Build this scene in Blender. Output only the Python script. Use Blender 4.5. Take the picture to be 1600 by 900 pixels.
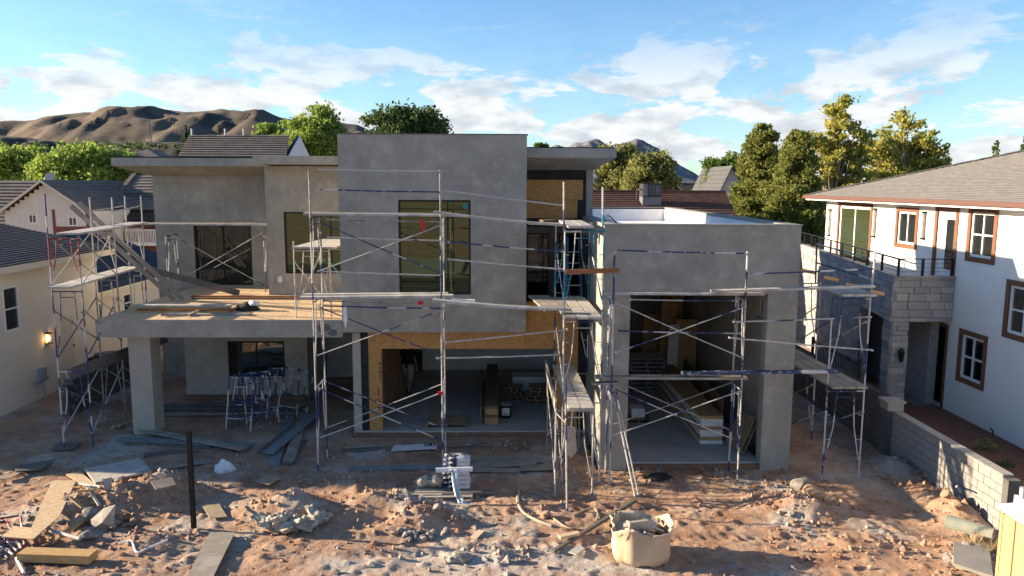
import bpy, math, random
import numpy as np
from mathutils import Vector, Matrix
R = math.radians
random.seed(7)
rng = np.random.default_rng(7)
for o in list(bpy.data.objects):
    bpy.data.objects.remove(o)
S = bpy.context.scene
col = S.collection

# ------------------------------------------------------------------ camera
PITCH, YAW, ROLL, FPX = R(7.69), R(1.0), R(0.2), 1200.0
CAM = Vector((0, 0, 7.0))
f_ = Vector((math.sin(YAW)*math.cos(PITCH), math.cos(YAW)*math.cos(PITCH), -math.sin(PITCH)))
r_ = f_.cross(Vector((0, 0, 1))).normalized()
u_ = r_.cross(f_)
cr, sr = math.cos(ROLL), math.sin(ROLL)
r2, u2 = cr*r_+sr*u_, -sr*r_+cr*u_
cd = bpy.data.cameras.new('camera')
cd.sensor_fit = 'HORIZONTAL'; cd.sensor_width = 36; cd.lens = 27.0
cd.clip_start = 0.1; cd.clip_end = 30000
cam = bpy.data.objects.new('camera', cd); col.objects.link(cam)
cam.matrix_world = Matrix(((r2.x, u2.x, -f_.x, CAM.x), (r2.y, u2.y, -f_.y, CAM.y), (r2.z, u2.z, -f_.z, CAM.z), (0, 0, 0, 1)))
S.camera = cam

# ------------------------------------------------------------------ sky, sun, exposure
SUN_EL, SUN_DX, SUN_DY = R(15.5), 0.9854, -0.170        # the light travels to +X and a little to -Y
wd = bpy.data.worlds.new('World'); S.world = wd; wd.use_nodes = True
def build_world():
    nt = wd.node_tree; nt.nodes.clear(); N = nt.nodes.new; L = nt.links.new
    out = N('ShaderNodeOutputWorld'); bg = N('ShaderNodeBackground'); bg.inputs['Strength'].default_value = SKY_STRENGTH
    sky = N('ShaderNodeTexSky'); sky.sky_type = 'NISHITA'; sky.sun_disc = False
    sky.sun_elevation = SUN_EL; sky.sun_rotation = math.atan2(-SUN_DX, -SUN_DY)
    sky.altitude = 850; sky.air_density = 1.0; sky.dust_density = 0.4; sky.ozone_density = 1.6
    tc = N('ShaderNodeTexCoord'); sx = N('ShaderNodeSeparateXYZ'); L(tc.outputs['Generated'], sx.inputs[0])
    def math_(op, a, b=None, clamp=False):
        m = N('ShaderNodeMath'); m.operation = op; m.use_clamp = clamp
        for i, v in enumerate((a, b)):
            if v is None: continue
            if isinstance(v, (int, float)): m.inputs[i].default_value = v
            else: L(v, m.inputs[i])
        return m.outputs[0]
    zc = math_('ADD', math_('MAXIMUM', sx.outputs[2], 0.0), 0.09)
    cx = N('ShaderNodeCombineXYZ')
    L(math_('DIVIDE', sx.outputs[0], zc), cx.inputs[0]); L(math_('DIVIDE', sx.outputs[1], zc), cx.inputs[1])
    cx.inputs[2].default_value = 3.7
    def noise(vec, scale, detail, rough, dist=0.0):
        n = N('ShaderNodeTexNoise'); n.inputs['Scale'].default_value = scale; n.inputs['Detail'].default_value = detail
        n.inputs['Roughness'].default_value = rough; n.inputs['Distortion'].default_value = dist; L(vec, n.inputs['Vector']); return n.outputs[0]
    def ramp(v, a, b):
        m = N('ShaderNodeMapRange'); m.interpolation_type = 'SMOOTHSTEP'; m.inputs[1].default_value = a; m.inputs[2].default_value = b; L(v, m.inputs[0]); return m.outputs[0]
    mp = N('ShaderNodeMapping'); mp.inputs['Scale'].default_value = (0.95, 1.6, 1.0); mp.inputs['Location'].default_value = CLOUD_OFF; L(cx.outputs[0], mp.inputs[0])
    big = noise(mp.outputs[0], 0.30, 2.0, 0.5)
    fine = noise(mp.outputs[0], 1.1, 11.0, 0.63, 0.6)
    # puffy band low over the horizon, in plain direction space
    mp2 = N('ShaderNodeMapping'); mp2.inputs['Scale'].default_value = (7.5, 7.5, 21.0); L(tc.outputs['Generated'], mp2.inputs[0])
    puff = noise(mp2.outputs[0], 1.0, 10.0, 0.60, 0.25)
    low = ramp(sx.outputs[2], 0.24, 0.05)
    d1 = math_('ADD', math_('MULTIPLY', big, 0.75), math_('MULTIPLY', fine, 0.62))
    c1 = ramp(d1, 0.755, 0.93)
    d2 = math_('ADD', puff, math_('MULTIPLY', low, 0.13))
    c2 = math_('MULTIPLY', ramp(d2, 0.555, 0.62), low)
    veil = math_('MULTIPLY', ramp(sx.outputs[2], 0.30, 0.0), 0.22)
    cov = math_('MINIMUM', math_('ADD', math_('ADD', math_('MULTIPLY', c1, 0.8), c2), veil), 0.95)
    # cloud colour: bright tops, blue-grey thick parts
    shade = N('ShaderNodeMixRGB'); shade.inputs[1].default_value = CLOUD_LIT; shade.inputs[2].default_value = CLOUD_DARK
    sh = noise(mp2.outputs[0], 2.1, 5.0, 0.55)
    L(math_('MULTIPLY', ramp(sh, 0.42, 0.68), 0.8), shade.inputs[0])
    mix = N('ShaderNodeMixRGB'); L(cov, mix.inputs[0])
    tint = N('ShaderNodeMixRGB'); tint.blend_type = 'MULTIPLY'; tint.inputs[0].default_value = 1.0; tint.inputs[2].default_value = SKY_TINT
    L(sky.outputs[0], tint.inputs[1]); L(tint.outputs[0], mix.inputs[1]); L(shade.outputs[0], mix.inputs[2])
    L(mix.outputs[0], bg.inputs[0]); L(bg.outputs[0], out.inputs[0])
SKY_STRENGTH = 0.10
SKY_TINT = (.42, .575, .69, 1)
CLOUD_LIT, CLOUD_DARK, CLOUD_OFF = (3.0, 3.0, 3.0, 1), (1.7, 1.9, 2.1, 1), (3.1, 1.4, 0)
build_world()
sl = bpy.data.lights.new('sun', 'SUN'); sl.energy = 4.6; sl.angle = R(0.53); sl.color = (1.0, 0.80, 0.56)
sun = bpy.data.objects.new('sun', sl); col.objects.link(sun)
ce = math.cos(SUN_EL)
sun.rotation_euler = Vector((SUN_DX*ce, SUN_DY*ce, -math.sin(SUN_EL))).to_track_quat('-Z', 'Y').to_euler()
sun.location = (-60, 30, 40)
S.render.engine = 'CYCLES'
S.view_settings.view_transform = 'Standard'; S.view_settings.look = 'None'
S.view_settings.gamma = 1.0; S.view_settings.use_curve_mapping = False
S.view_settings.exposure = 1.76
S.cycles.max_bounces = 8; S.cycles.diffuse_bounces = 6; S.cycles.transparent_max_bounces = 8

# ------------------------------------------------------------------ helpers: where things stand (site survey from the calibrated view)
def ray(px, py):
    return f_ + r2*((px-800)/FPX) + u2*((450-py)/FPX)
def atY(px, py, y):
    d = ray(px, py); return CAM + d*((y-CAM.y)/d.y)
def atZ(px, py, z):
    d = ray(px, py); return CAM + d*((z-CAM.z)/d.z)
def atX(px, py, x):
    d = ray(px, py); return CAM + d*((x-CAM.x)/d.x)

class MB:
    """collects geometry for ONE mesh object"""
    def __init__(s): s.v = []; s.f = []
    def add(s, vs, fs):
        n = len(s.v); s.v += [tuple(p) for p in vs]; s.f += [tuple(i+n for i in q) for q in fs]; return s
    def hexa(s, a, b):          # two rings of 4 points (bottom, top), outward faces
        return s.add(list(a)+list(b), [(3, 2, 1, 0), (4, 5, 6, 7), (0, 1, 5, 4), (1, 2, 6, 5), (2, 3, 7, 6), (3, 0, 4, 7)])
    def box(s, x0, x1, y0, y1, z0, z1):
        return s.hexa([(x0, y0, z0), (x1, y0, z0), (x1, y1, z0), (x0, y1, z0)], [(x0, y0, z1), (x1, y0, z1), (x1, y1, z1), (x0, y1, z1)])
    def obox(s, c, sz, M):      # centre, size, 3x3 rotation
        c = Vector(c); h = Vector(sz)*0.5
        P = lambda i, j, k: c + M @ Vector((i*h.x, j*h.y, k*h.z))
        return s.hexa([P(-1, -1, -1), P(1, -1, -1), P(1, 1, -1), P(-1, 1, -1)], [P(-1, -1, 1), P(1, -1, 1), P(1, 1, 1), P(-1, 1, 1)])
    def beam(s, p0, p1, w, h, up=(0, 0, 1)):   # w sideways, h along up
        p0, p1 = Vector(p0), Vector(p1); d = (p1-p0); L = d.length; d = d/L; up = Vector(up)
        sd = d.cross(up)
        if sd.length < 1e-4: sd = d.cross(Vector((1, 0, 0)))
        sd.normalize(); u = sd.cross(d)
        return s.obox((p0+p1)/2, (L, w, h), Matrix((d, -sd, u)).transposed())
    def tube(s, pts, r, n=8, caps=True):
        pts = [Vector(p) for p in pts]; rs = r if isinstance(r, (list, tuple)) else [r]*len(pts)
        base = len(s.v); prev = None
        for i, p in enumerate(pts):
            t = (pts[min(i+1, len(pts)-1)] - pts[max(i-1, 0)]).normalized()
            if prev is None: a = t.cross(Vector((0, 0, 1))) if abs(t.z) < 0.95 else t.cross(Vector((1, 0, 0)))
            else: a = prev - t*prev.dot(t)
            a.normalize(); prev = a; b = t.cross(a)
            for k in range(n):
                an = 2*math.pi*k/n; s.v.append(tuple(p + (a*math.cos(an)+b*math.sin(an))*rs[i]))
        for i in range(len(pts)-1):
            for k in range(n):
                k2 = (k+1) % n; s.f.append((base+i*n+k, base+i*n+k2, base+(i+1)*n+k2, base+(i+1)*n+k))
        if caps:
            s.f.append(tuple(base+k for k in range(n))[::-1]); s.f.append(tuple(base+(len(pts)-1)*n+k for k in range(n)))
        return s
    def prism(s, poly, d):      # polygon (list of 3D points, counter-clockwise seen from the -d side reversed) extruded by vector d
        n = len(poly); d = Vector(d); A = [Vector(p) for p in poly]; B = [p+d for p in A]
        fs = [tuple(range(n))[::-1], tuple(range(n, 2*n))] + [(i, (i+1) % n, n+(i+1) % n, n+i) for i in range(n)]
        return s.add(A+B, fs)
    def wall(s, o, u, n, th, W, z0, z1, holes=()):   # wall from o along unit u, outward normal n, holes (u0,u1,z0,z1)
        o, u, n = Vector(o), Vector(u), Vector(n)
        us = sorted({0, W} | {min(max(h[i], 0), W) for h in holes for i in (0, 1)})
        zs = sorted({z0, z1} | {min(max(h[i], z0), z1) for h in holes for i in (2, 3)})
        inh = lambda a, b: any(h[0]-1e-6 <= a and a <= h[1]+1e-6 and h[2]-1e-6 <= b and b <= h[3]+1e-6 for h in holes)
        for i in range(len(us)-1):
            j = 0
            while j < len(zs)-1:
                if inh((us[i]+us[i+1])/2, (zs[j]+zs[j+1])/2): j += 1; continue
                k = j
                while k+1 < len(zs)-1 and not inh((us[i]+us[i+1])/2, (zs[k+1]+zs[k+2])/2): k += 1
                a, b = us[i], us[i+1]; Z = Vector((0, 0, 1))
                q = [o+u*a, o+u*b, o+u*b-n*th, o+u*a-n*th]
                s.hexa([p+Z*zs[j] for p in q], [p+Z*zs[k+1] for p in q]); j = k+1
        return s
    def build(s, name, mat, parent=None, smooth=False, label=None, cat=None, group=None, kind=None, recalc=True):
        me = bpy.data.meshes.new(name)
        off = Vector((0, 0, 0))
        if parent is None and len(s.v):
            A = np.array(s.v); off = Vector(((A[:, 0].min()+A[:, 0].max())/2, (A[:, 1].min()+A[:, 1].max())/2, A[:, 2].min()))
            A = A - np.array(off); vs = A.tolist()
        else: vs = s.v
        me.from_pydata(vs, [], s.f)
        if recalc:
            import bmesh
            bm = bmesh.new(); bm.from_mesh(me); bmesh.ops.recalc_face_normals(bm, faces=bm.faces[:]); bm.to_mesh(me); bm.free()
        if smooth: me.polygons.foreach_set('use_smooth', [True]*len(me.polygons))
        me.materials.append(mat if not isinstance(mat, str) else M[mat])
        o = bpy.data.objects.new(name, me); col.objects.link(o); o.location = off
        if parent is not None: adopt(o, parent)
        tag(o, label, cat, group, kind)
        return o
WM = {}
def world_of(o):
    if o.name in WM: return WM[o.name]
    m = Matrix.Translation(o.location)
    if o.parent is not None: m = Matrix.Identity(4)
    return m
def adopt(o, parent):
    o.parent = parent; o.matrix_parent_inverse = world_of(parent).inverted()
def tag(o, label=None, cat=None, group=None, kind=None):
    for k, v in (('label', label), ('category', cat), ('group', group), ('kind', kind)):
        if v: o[k] = v
    return o
def thing(name, loc, label, cat, group=None):
    o = bpy.data.objects.new(name, None); o.empty_display_size = 0.3; col.objects.link(o); o.location = Vector(loc)
    return tag(o, label, cat, group)
_shared = {}
def piece(name, mat, parent, c, size, rot=None, key='box', bev=0.08):
    """one brick, stone, block or tile: shares a slightly chamfered box, scaled"""
    k = (key, mat)
    if k not in _shared:
        m = MB(); b = bev
        a = [(-.5+b*.5, -.5, -.5+b*.5), (.5-b*.5, -.5, -.5+b*.5), (.5-b*.5, -.5, .5-b*.5), (-.5+b*.5, -.5, .5-b*.5)]
        c2 = [(-.5, -.42, -.5), (.5, -.42, -.5), (.5, -.42, .5), (-.5, -.42, .5)]
        d = [(x, .5, z) for x, y, z in c2]
        m.v = a+c2+d
        m.f = [(0, 1, 2, 3)] + [(i, 4+i, 4+(i+1) % 4, (i+1) % 4) for i in range(4)] + [(4+i, 8+i, 8+(i+1) % 4, 4+(i+1) % 4) for i in range(4)] + [(11, 10, 9, 8)]
        import bmesh
        me = bpy.data.meshes.new(name); me.from_pydata(m.v, [], m.f); me.materials.append(M[mat])
        bm = bmesh.new(); bm.from_mesh(me); bmesh.ops.recalc_face_normals(bm, faces=bm.faces[:]); bm.to_mesh(me); bm.free()
        _shared[k] = me
    o = bpy.data.objects.new(name, _shared[k]); col.objects.link(o); adopt(o, parent)
    o.location = c; o.scale = size
    if rot is not None: o.rotation_euler = rot
    return o
# value noise for shaping terrain and rocks
def vnoise(x, y, seed=0):
    xi = np.floor(x).astype(np.int64); yi = np.floor(y).astype(np.int64); xf = x-xi; yf = y-yi
    xf = xf*xf*(3-2*xf); yf = yf*yf*(3-2*yf)
    def h(a, b):
        n = (a*374761393 + b*668265263 + seed*982451653) & 0x7fffffff
        n = ((n ^ (n >> 13))*1274126177) & 0x7fffffff
        return ((n ^ (n >> 16)) & 0xffff)/65535.0
    return (h(xi, yi)*(1-xf)+h(xi+1, yi)*xf)*(1-yf) + (h(xi, yi+1)*(1-xf)+h(xi+1, yi+1)*xf)*yf
def fbm(x, y, oct=4, seed=0, gain=0.5):
    t = 0; a = 1; s = 0
    for i in range(oct):
        t = t + a*vnoise(x*2**i, y*2**i, seed+i*17); s += a; a *= gain
    return t/s
# ------------------------------------------------------------------ materials
M = {}
def mat(name, base, rough=0.85, var=None, scale=3.0, detail=5, contrast=(0.35, 0.65), bump=0.0, bscale=40.0, metal=0.0, spec=0.3, stretch=(1, 1, 1), coords='Object', layers=(), emit=None):
    """procedural material: base colour, a second colour mixed in by noise, further (colour, scale, lo, hi, amount, stretch) layers, bump"""
    m = bpy.data.materials.new(name); m.use_nodes = True; nt = m.node_tree; N = nt.nodes.new; L = nt.links.new
    b = nt.nodes['Principled BSDF']; b.inputs['Roughness'].default_value = rough; b.inputs['Metallic'].default_value = metal
    b.inputs['Specular IOR Level'].default_value = spec
    tc = N('ShaderNodeTexCoord')
    def noi(sc, de, st):
        mp = N('ShaderNodeMapping'); mp.inputs['Scale'].default_value = st; L(tc.outputs[coords], mp.inputs[0])
        n = N('ShaderNodeTexNoise'); n.inputs['Scale'].default_value = sc; n.inputs['Detail'].default_value = de; n.inputs['Roughness'].default_value = 0.6
        L(mp.outputs[0], n.inputs['Vector']); return n.outputs[0]
    cur = None
    lay = ([(var, scale, contrast[0], contrast[1], 1.0, stretch, detail)] if var is not None else []) + [tuple(l)+(5,)*(7-len(l)) if len(l) >= 6 else tuple(l)+((1, 1, 1), 5) for l in layers]
    for (c, sc, lo, hi, amt, st, de) in lay:
        mr = N('ShaderNodeMapRange'); mr.inputs[1].default_value = lo; mr.inputs[2].default_value = hi; mr.inputs[4].default_value = amt
        L(noi(sc, de, st), mr.inputs[0])
        mx = N('ShaderNodeMixRGB'); L(mr.outputs[0], mx.inputs[0])
        if cur is None: mx.inputs[1].default_value = (*base, 1)
        else: L(cur, mx.inputs[1])
        mx.inputs[2].default_value = (*c, 1); cur = mx.outputs[0]
    if cur is None: b.inputs['Base Color'].default_value = (*base, 1)
    else: L(cur, b.inputs['Base Color'])
    if bump:
        bp = N('ShaderNodeBump'); bp.inputs['Strength'].default_value = bump; bp.inputs['Distance'].default_value = 0.02
        L(noi(bscale, 6, stretch), bp.inputs['Height']); L(bp.outputs[0], b.inputs['Normal'])
    if emit:
        b.inputs['Emission Color'].default_value = (*emit[0], 1); b.inputs['Emission Strength'].default_value = emit[1]
    M[name] = m; return m
mat('stucco_grey', (0.349, 0.337, 0.295), .92, (0.250, 0.246, 0.221), 1.1, 9, (.34, .66), .5, 45, layers=[((0.441, 0.424, 0.370), 2.8, .52, .72, .65), ((0.184, 0.181, 0.165), .36, .50, .70, .6, (1, 1, .35)), ((0.404, 0.387, 0.340), 11, .56, .74, .6), ((0.209, 0.204, 0.184), 5, .60, .74, .55, (1, 1, .3)), ((0.514, 0.496, 0.450), 19, .66, .74, .5)])
mat('stucco_light', (0.435, 0.405, 0.342), .92, (0.305, 0.286, 0.249), 1.1, 7, (.3, .7), .35, 60, layers=[((0.508, 0.475, 0.408), 5, .55, .8, .6), ((0.261, 0.244, 0.210), .45, .55, .75, .6)])
mat('stucco_patch', (.09, .09, .088), .95, (.16, .16, .155), 5, 6, bump=.4)
mat('concrete', (0.286, 0.275, 0.256), .9, (0.195, 0.188, 0.175), 1.6, 7, (.3, .7), .2, 50, layers=[((0.364, 0.346, 0.319), 7, .55, .8, .5)])
mat('footing', (.23, .125, .075), .95, (.14, .085, .06), 3, 6, bump=.3, layers=[((.2, .19, .18), 5, .55, .7, .6)])
mat('interior_grey', (.58, .575, .56), .95, (.50, .495, .48), 1.2, 5)
mat('drywall', (.72, .71, .69), .95, (.64, .63, .61), 2, 4)
mat('slab', (.42, .41, .39), .85, (.32, .31, .295), 1.6, 7, (.3, .7), .2, 50)
mat('black_paper', (.012, .012, .013), .75, (.03, .03, .03), 4, 6, bump=.5, bscale=20)
def osb(name, a, b, c):
    m = mat(name, a, .85, b, 9, 3, (.38, .62), .25, 60, stretch=(1, 1, 3), layers=[(c, 26, .52, .66, .8, (1, 1, 2.2)), ((a[0]*.45, a[1]*.42, a[2]*.4), 34, .62, .72, .7, (2, 2, 1)), ((a[0]*1.25, a[1]*1.25, a[2]*1.2), 16, .58, .75, .6)])
osb('osb', (0.468, 0.256, 0.094), (0.351, 0.181, 0.061), (0.572, 0.338, 0.138))
osb('osb_floor', (.60, .45, .29), (.50, .35, .20), (.68, .53, .36))
osb('osb_weathered', (.36, .29, .20), (.28, .22, .15), (.43, .36, .26))
mat('plank', (.30, .275, .235), .9, (.20, .18, .15), 3, 6, (.3, .7), .4, 30, stretch=(1, 12, 12), layers=[((.42, .40, .37), 1.6, .5, .72, .8), ((.12, .105, .09), 14, .58, .75, .6)])
mat('plank_pale', (.44, .42, .39), .9, (.30, .28, .25), 4, 6, (.35, .7), .3, 30, layers=[((.55, .54, .52), 3, .5, .7, .8), ((.17, .15, .13), 10, .6, .75, .7)])
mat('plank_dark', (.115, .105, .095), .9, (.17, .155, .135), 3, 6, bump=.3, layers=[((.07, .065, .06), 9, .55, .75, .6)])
mat('plank_blue', (.16, .19, .205), .85, (.24, .25, .25), 4, 6, (.35, .7), .3, 30, layers=[((.08, .10, .115), 12, .55, .75, .6)])
mat('lumber', (.50, .335, .15), .8, (.40, .25, .105), 4, 5, (.35, .65), .15, 40, stretch=(1, 6, 6), layers=[((.28, .16, .065), 12, .66, .8, .5)])
mat('lumber_red', (.30, .125, .055), .8, (.22, .09, .04), 4, 5, bump=.15)
mat('lumber_brown', (.20, .125, .07), .85, (.14, .085, .05), 4, 5, bump=.15)
mat('lumber_stack', (.44, .29, .13), .85, (.33, .21, .095), 5, 5, bump=.1)
mat('pallet_wood', (.30, .21, .125), .9, (.20, .14, .085), 5, 5, bump=.2)
mat('pallet_grey', (.40, .38, .35), .9, (.28, .26, .235), 5, 5, bump=.2)
def paint_tube(name, a, b, lo, hi, extra=()):
    mat(name, a, .6, b, 1.25, 1, (lo, hi), .25, 70, spec=.4, layers=[((.46, .45, .43), 7, .60, .64, .8, (1, 1, 1), 3), ((.16, .145, .13), 13, .60, .68, .6, (1, 1, 1), 3)]+list(extra))
paint_tube('tube_white', (.40, .39, .38), (.022, .035, .10), .60, .62, [((.20, .17, .15), 9, .60, .68, .7)])
paint_tube('tube_blue', (.020, .036, .11), (.46, .46, .46), .57, .59)
paint_tube('tube_mix', (.46, .46, .46), (.020, .038, .115), .50, .52, [((.22, .19, .17), 7, .62, .68, .6)])
paint_tube('tube_red', (.26, .022, .03), (.42, .40, .40), .55, .58)
paint_tube('tube_teal', (.02, .19, .26), (.42, .43, .43), .52, .55)
mat('tube_steel', (.34, .335, .325), .5, (.18, .165, .15), 5, 5, (.4, .65), .2, 60, metal=.35)
mat('tube_pale', (.52, .50, .46), .65, (.34, .31, .28), 6, 5, (.4, .65), .2, 60)
mat('steel_dark', (.022, .021, .02), .6, (.06, .045, .035), 8, 5, (.5, .7), .3, 60, metal=.4)
mat('black_metal', (.012, .012, .013), .45)
mat('frame_black', (.010, .010, .011), .4)
mat('red_ribbon', (.55, .02, .03), .6)
mat('white_plastic', (.72, .73, .74), .45, (.60, .62, .64), 6, 4, bump=.2, bscale=25)
mat('white_paint', (.78, .77, .75), .7)
mat('white_membrane', (.80, .80, .80), .55, (.70, .70, .71), 1.2, 5)
mat('white_stucco', (.80, .785, .755), .92, (.76, .745, .715), 1.5, 5, bump=.15, bscale=80)
mat('cream_stucco', (.74, .67, .565), .92, (.69, .62, .52), 1.2, 5, bump=.2, bscale=70)
mat('cream_trim', (.62, .56, .46), .8)
mat('trim_brown', (0.184, 0.086, 0.052), .75, (0.157, 0.073, 0.043), 4, 4)
mat('trim_gutter', (0.122, 0.064, 0.052), .6)
mat('vinyl_white', (.66, .65, .62), .7, (.60, .59, .56), 2, 4)
mat('siding_cream', (.66, .62, .54), .75, (.60, .56, .48), 2, 4)
mat('brick_red', (.22, .075, .05), .9, (.14, .05, .035), 14, 3, layers=[((.33, .22, .18), 30, .58, .66, .7)])
mat('stone_a', (0.342, 0.344, 0.350), .92, (0.257, 0.257, 0.265), 5, 6, bump=.5, bscale=30)
mat('stone_b', (.30, .30, .305), .92, (.22, .22, .225), 5, 6, bump=.5, bscale=30)
mat('stone_c', (.42, .41, .395), .92, (.33, .325, .315), 5, 6, bump=.5, bscale=30)
mat('mortar', (.29, .285, .28), .95)
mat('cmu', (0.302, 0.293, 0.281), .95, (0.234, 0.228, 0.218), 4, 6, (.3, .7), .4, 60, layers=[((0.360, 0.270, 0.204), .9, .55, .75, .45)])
mat('cmu_shaded', (.13, .125, .12), .95, (.09, .087, .083), 4, 6, bump=.4)  # darker copy of cmu: shade painted into blocks that stand out of the sun
mat('cmu_joint', (.29, .275, .25), .95)
mat('path_red', (.155, .072, .05), .85, (.11, .052, .037), 2.2, 6, bump=.15)
mat('tile_brown', (.165, .145, .13), .85, (.11, .095, .085), 5, 5, layers=[((.24, .21, .185), 1.5, .5, .75, .6)])
mat('tile_red', (.175, .085, .062), .85, (.11, .055, .042), 4, 5, layers=[((.24, .13, .095), 1.3, .5, .75, .6)])
mat('shingle_grey', (.20, .19, .182), .95, (.15, .142, .136), 9, 4, (.35, .65), .3, 50, stretch=(1, .35, 1), layers=[((.26, .235, .205), 3.3, .52, .75, .7)])
mat('shingle_edge', (.10, .105, .11), .95, (.07, .072, .075), 4, 4)
mat('shingle_blue', (0.034, 0.045, 0.066), .95, (0.021, 0.027, 0.041), 7, 4, (.35, .65), .3, 50, layers=[((0.058, 0.073, 0.096), 2.4, .52, .75, .7)])
mat('shingle_dark', (.06, .052, .047), .95, (.04, .035, .032), 5, 4)
mat('rock_tan', (.40, .27, .185), .95, (.28, .165, .105), 5, 6, bump=.6, bscale=12, layers=[((.50, .40, .31), 3, .55, .75, .7)])
mat('rock_red', (.30, .145, .085), .95, (.21, .10, .06), 5, 6, bump=.6, bscale=12)
mat('rock_grey', (.30, .275, .25), .95, (.20, .18, .165), 5, 6, bump=.6, bscale=12, layers=[((.42, .36, .30), 4, .55, .75, .6)])
mat('rubble_pale', (0.360, 0.328, 0.285), .95, (0.264, 0.234, 0.201), 8, 5, bump=.5, bscale=20)
mat('sack_paper', (0.46, 0.42, 0.35), .85, (0.274, 0.238, 0.187), 5, 5, bump=.5, bscale=14)
mat('cardboard', (0.578, 0.456, 0.317), .9, (0.482, 0.369, 0.250), 3, 5, bump=.25, bscale=18, layers=[((0.688, 0.597, 0.499), 2, .55, .75, .6)])
mat('block_pale', (.50, .44, .36), .9, (.40, .34, .27), 6, 4, bump=.2)
mat('sack_blue', (.022, .03, .075), .4, (.55, .57, .60), 5, 4, (.48, .52), .3, 20)
mat('toilet_tan', (.44, .31, .155), .6, (.41, .29, .145), 2, 4)
mat('toilet_roof', (.74, .74, .73), .5)
mat('pipe_grey', (.30, .33, .36), .5)
mat('pipe_green', (.20, .225, .19), .8, (.28, .27, .23), 3, 5)
mat('hose', (.36, .29, .22), .8)
mat('bark', (.10, .075, .055), .95, (.16, .13, .10), 6, 5, bump=.5)
mat('bark_pale', (.34, .31, .26), .9, (.20, .17, .13), 3, 5, bump=.3)
mat('ac_metal', (.20, .20, .20), .5, metal=.4)
mat('ac_dark', (.035, .036, .04), .6)
mat('skin', (.30, .165, .11), .6)
mat('hair', (.02, .014, .01), .7)
mat('shirt_dark', (.012, .012, .014), .9)
mat('shorts', (.27, .245, .205), .9)
mat('shoe', (.03, .03, .03), .8)
mat('marker', (.02, .018, .018), .8)
mat('marker_red', (.40, .03, .02), .8)
mat('sticker', (.03, .22, .22), .6)
mat('ladder_blue', (.018, .12, .25), .55)
mat('asphalt', (.05, .05, .05), .95, (.065, .063, .06), 3, 5)
mat('pavement', (.36, .345, .32), .9, (.30, .285, .265), 1, 5)
mat('lamp_glow', (.9, .5, .15), .5, emit=((1.0, .55, .16), 14.0))
mat('dry_grass', (.36, .27, .14), .9)
def leaf(name, a, b, c=None, tr=.35):
    m = bpy.data.materials.new(name); m.use_nodes = True; nt = m.node_tree; N = nt.nodes.new; L = nt.links.new
    p = nt.nodes['Principled BSDF']; p.inputs['Roughness'].default_value = .6; p.inputs['Specular IOR Level'].default_value = .25
    g = N('ShaderNodeNewGeometry'); rp = N('ShaderNodeValToRGB'); L(g.outputs['Random Per Island'], rp.inputs[0])
    e = rp.color_ramp.elements; e[0].color = (*a, 1); e[1].color = (*b, 1)
    if c: n = e.new(.82); n.color = (*c, 1)
    L(rp.outputs[0], p.inputs['Base Color'])
    t = N('ShaderNodeBsdfTranslucent'); L(rp.outputs[0], t.inputs[0]); mx = N('ShaderNodeMixShader'); mx.inputs[0].default_value = tr
    L(p.outputs[0], mx.inputs[1]); L(t.outputs[0], mx.inputs[2]); L(mx.outputs[0], nt.nodes['Material Output'].inputs[0]); M[name] = m
leaf('leaf_green', (.13, .21, .035), (.24, .34, .06), (.30, .39, .08), .45)
leaf('leaf_dark', (.035, .07, .022), (.075, .12, .032), (.10, .15, .045), .4)
leaf('leaf_olive', (.14, .165, .05), (.24, .255, .08), (.30, .30, .10), .45)
leaf('leaf_pine', (.095, .155, .032), (.19, .255, .05), (.29, .27, .075), .5)
leaf('leaf_yellow', (.19, .24, .045), (.40, .39, .09), (.52, .46, .12), .5)
leaf('leaf_mid', (.07, .13, .028), (.13, .20, .042), (.17, .25, .055), .4)
def glass(name, tint, dark, rough=.03, fac=.5):
    m = bpy.data.materials.new(name); m.use_nodes = True; b = m.node_tree.nodes['Principled BSDF']
    b.inputs['Base Color'].default_value = (*dark, 1); b.inputs['Roughness'].default_value = rough; b.inputs['IOR'].default_value = 1.5 + fac*1.6
    b.inputs['Specular IOR Level'].default_value = .5; b.inputs['Specular Tint'].default_value = (*tint, 1); M[name] = m
glass('glass_olive', (.52, .64, .40), (.020, .023, .012), .02, .6)
glass('glass_dark', (.75, .85, .85), (.006, .008, .008), .03, .15)
glass('glass_grey', (.8, .85, .85), (.012, .014, .014), .03, .45)
glass('glass_green', (.75, .9, .6), (.035, .045, .02), .03, .5)
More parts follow.
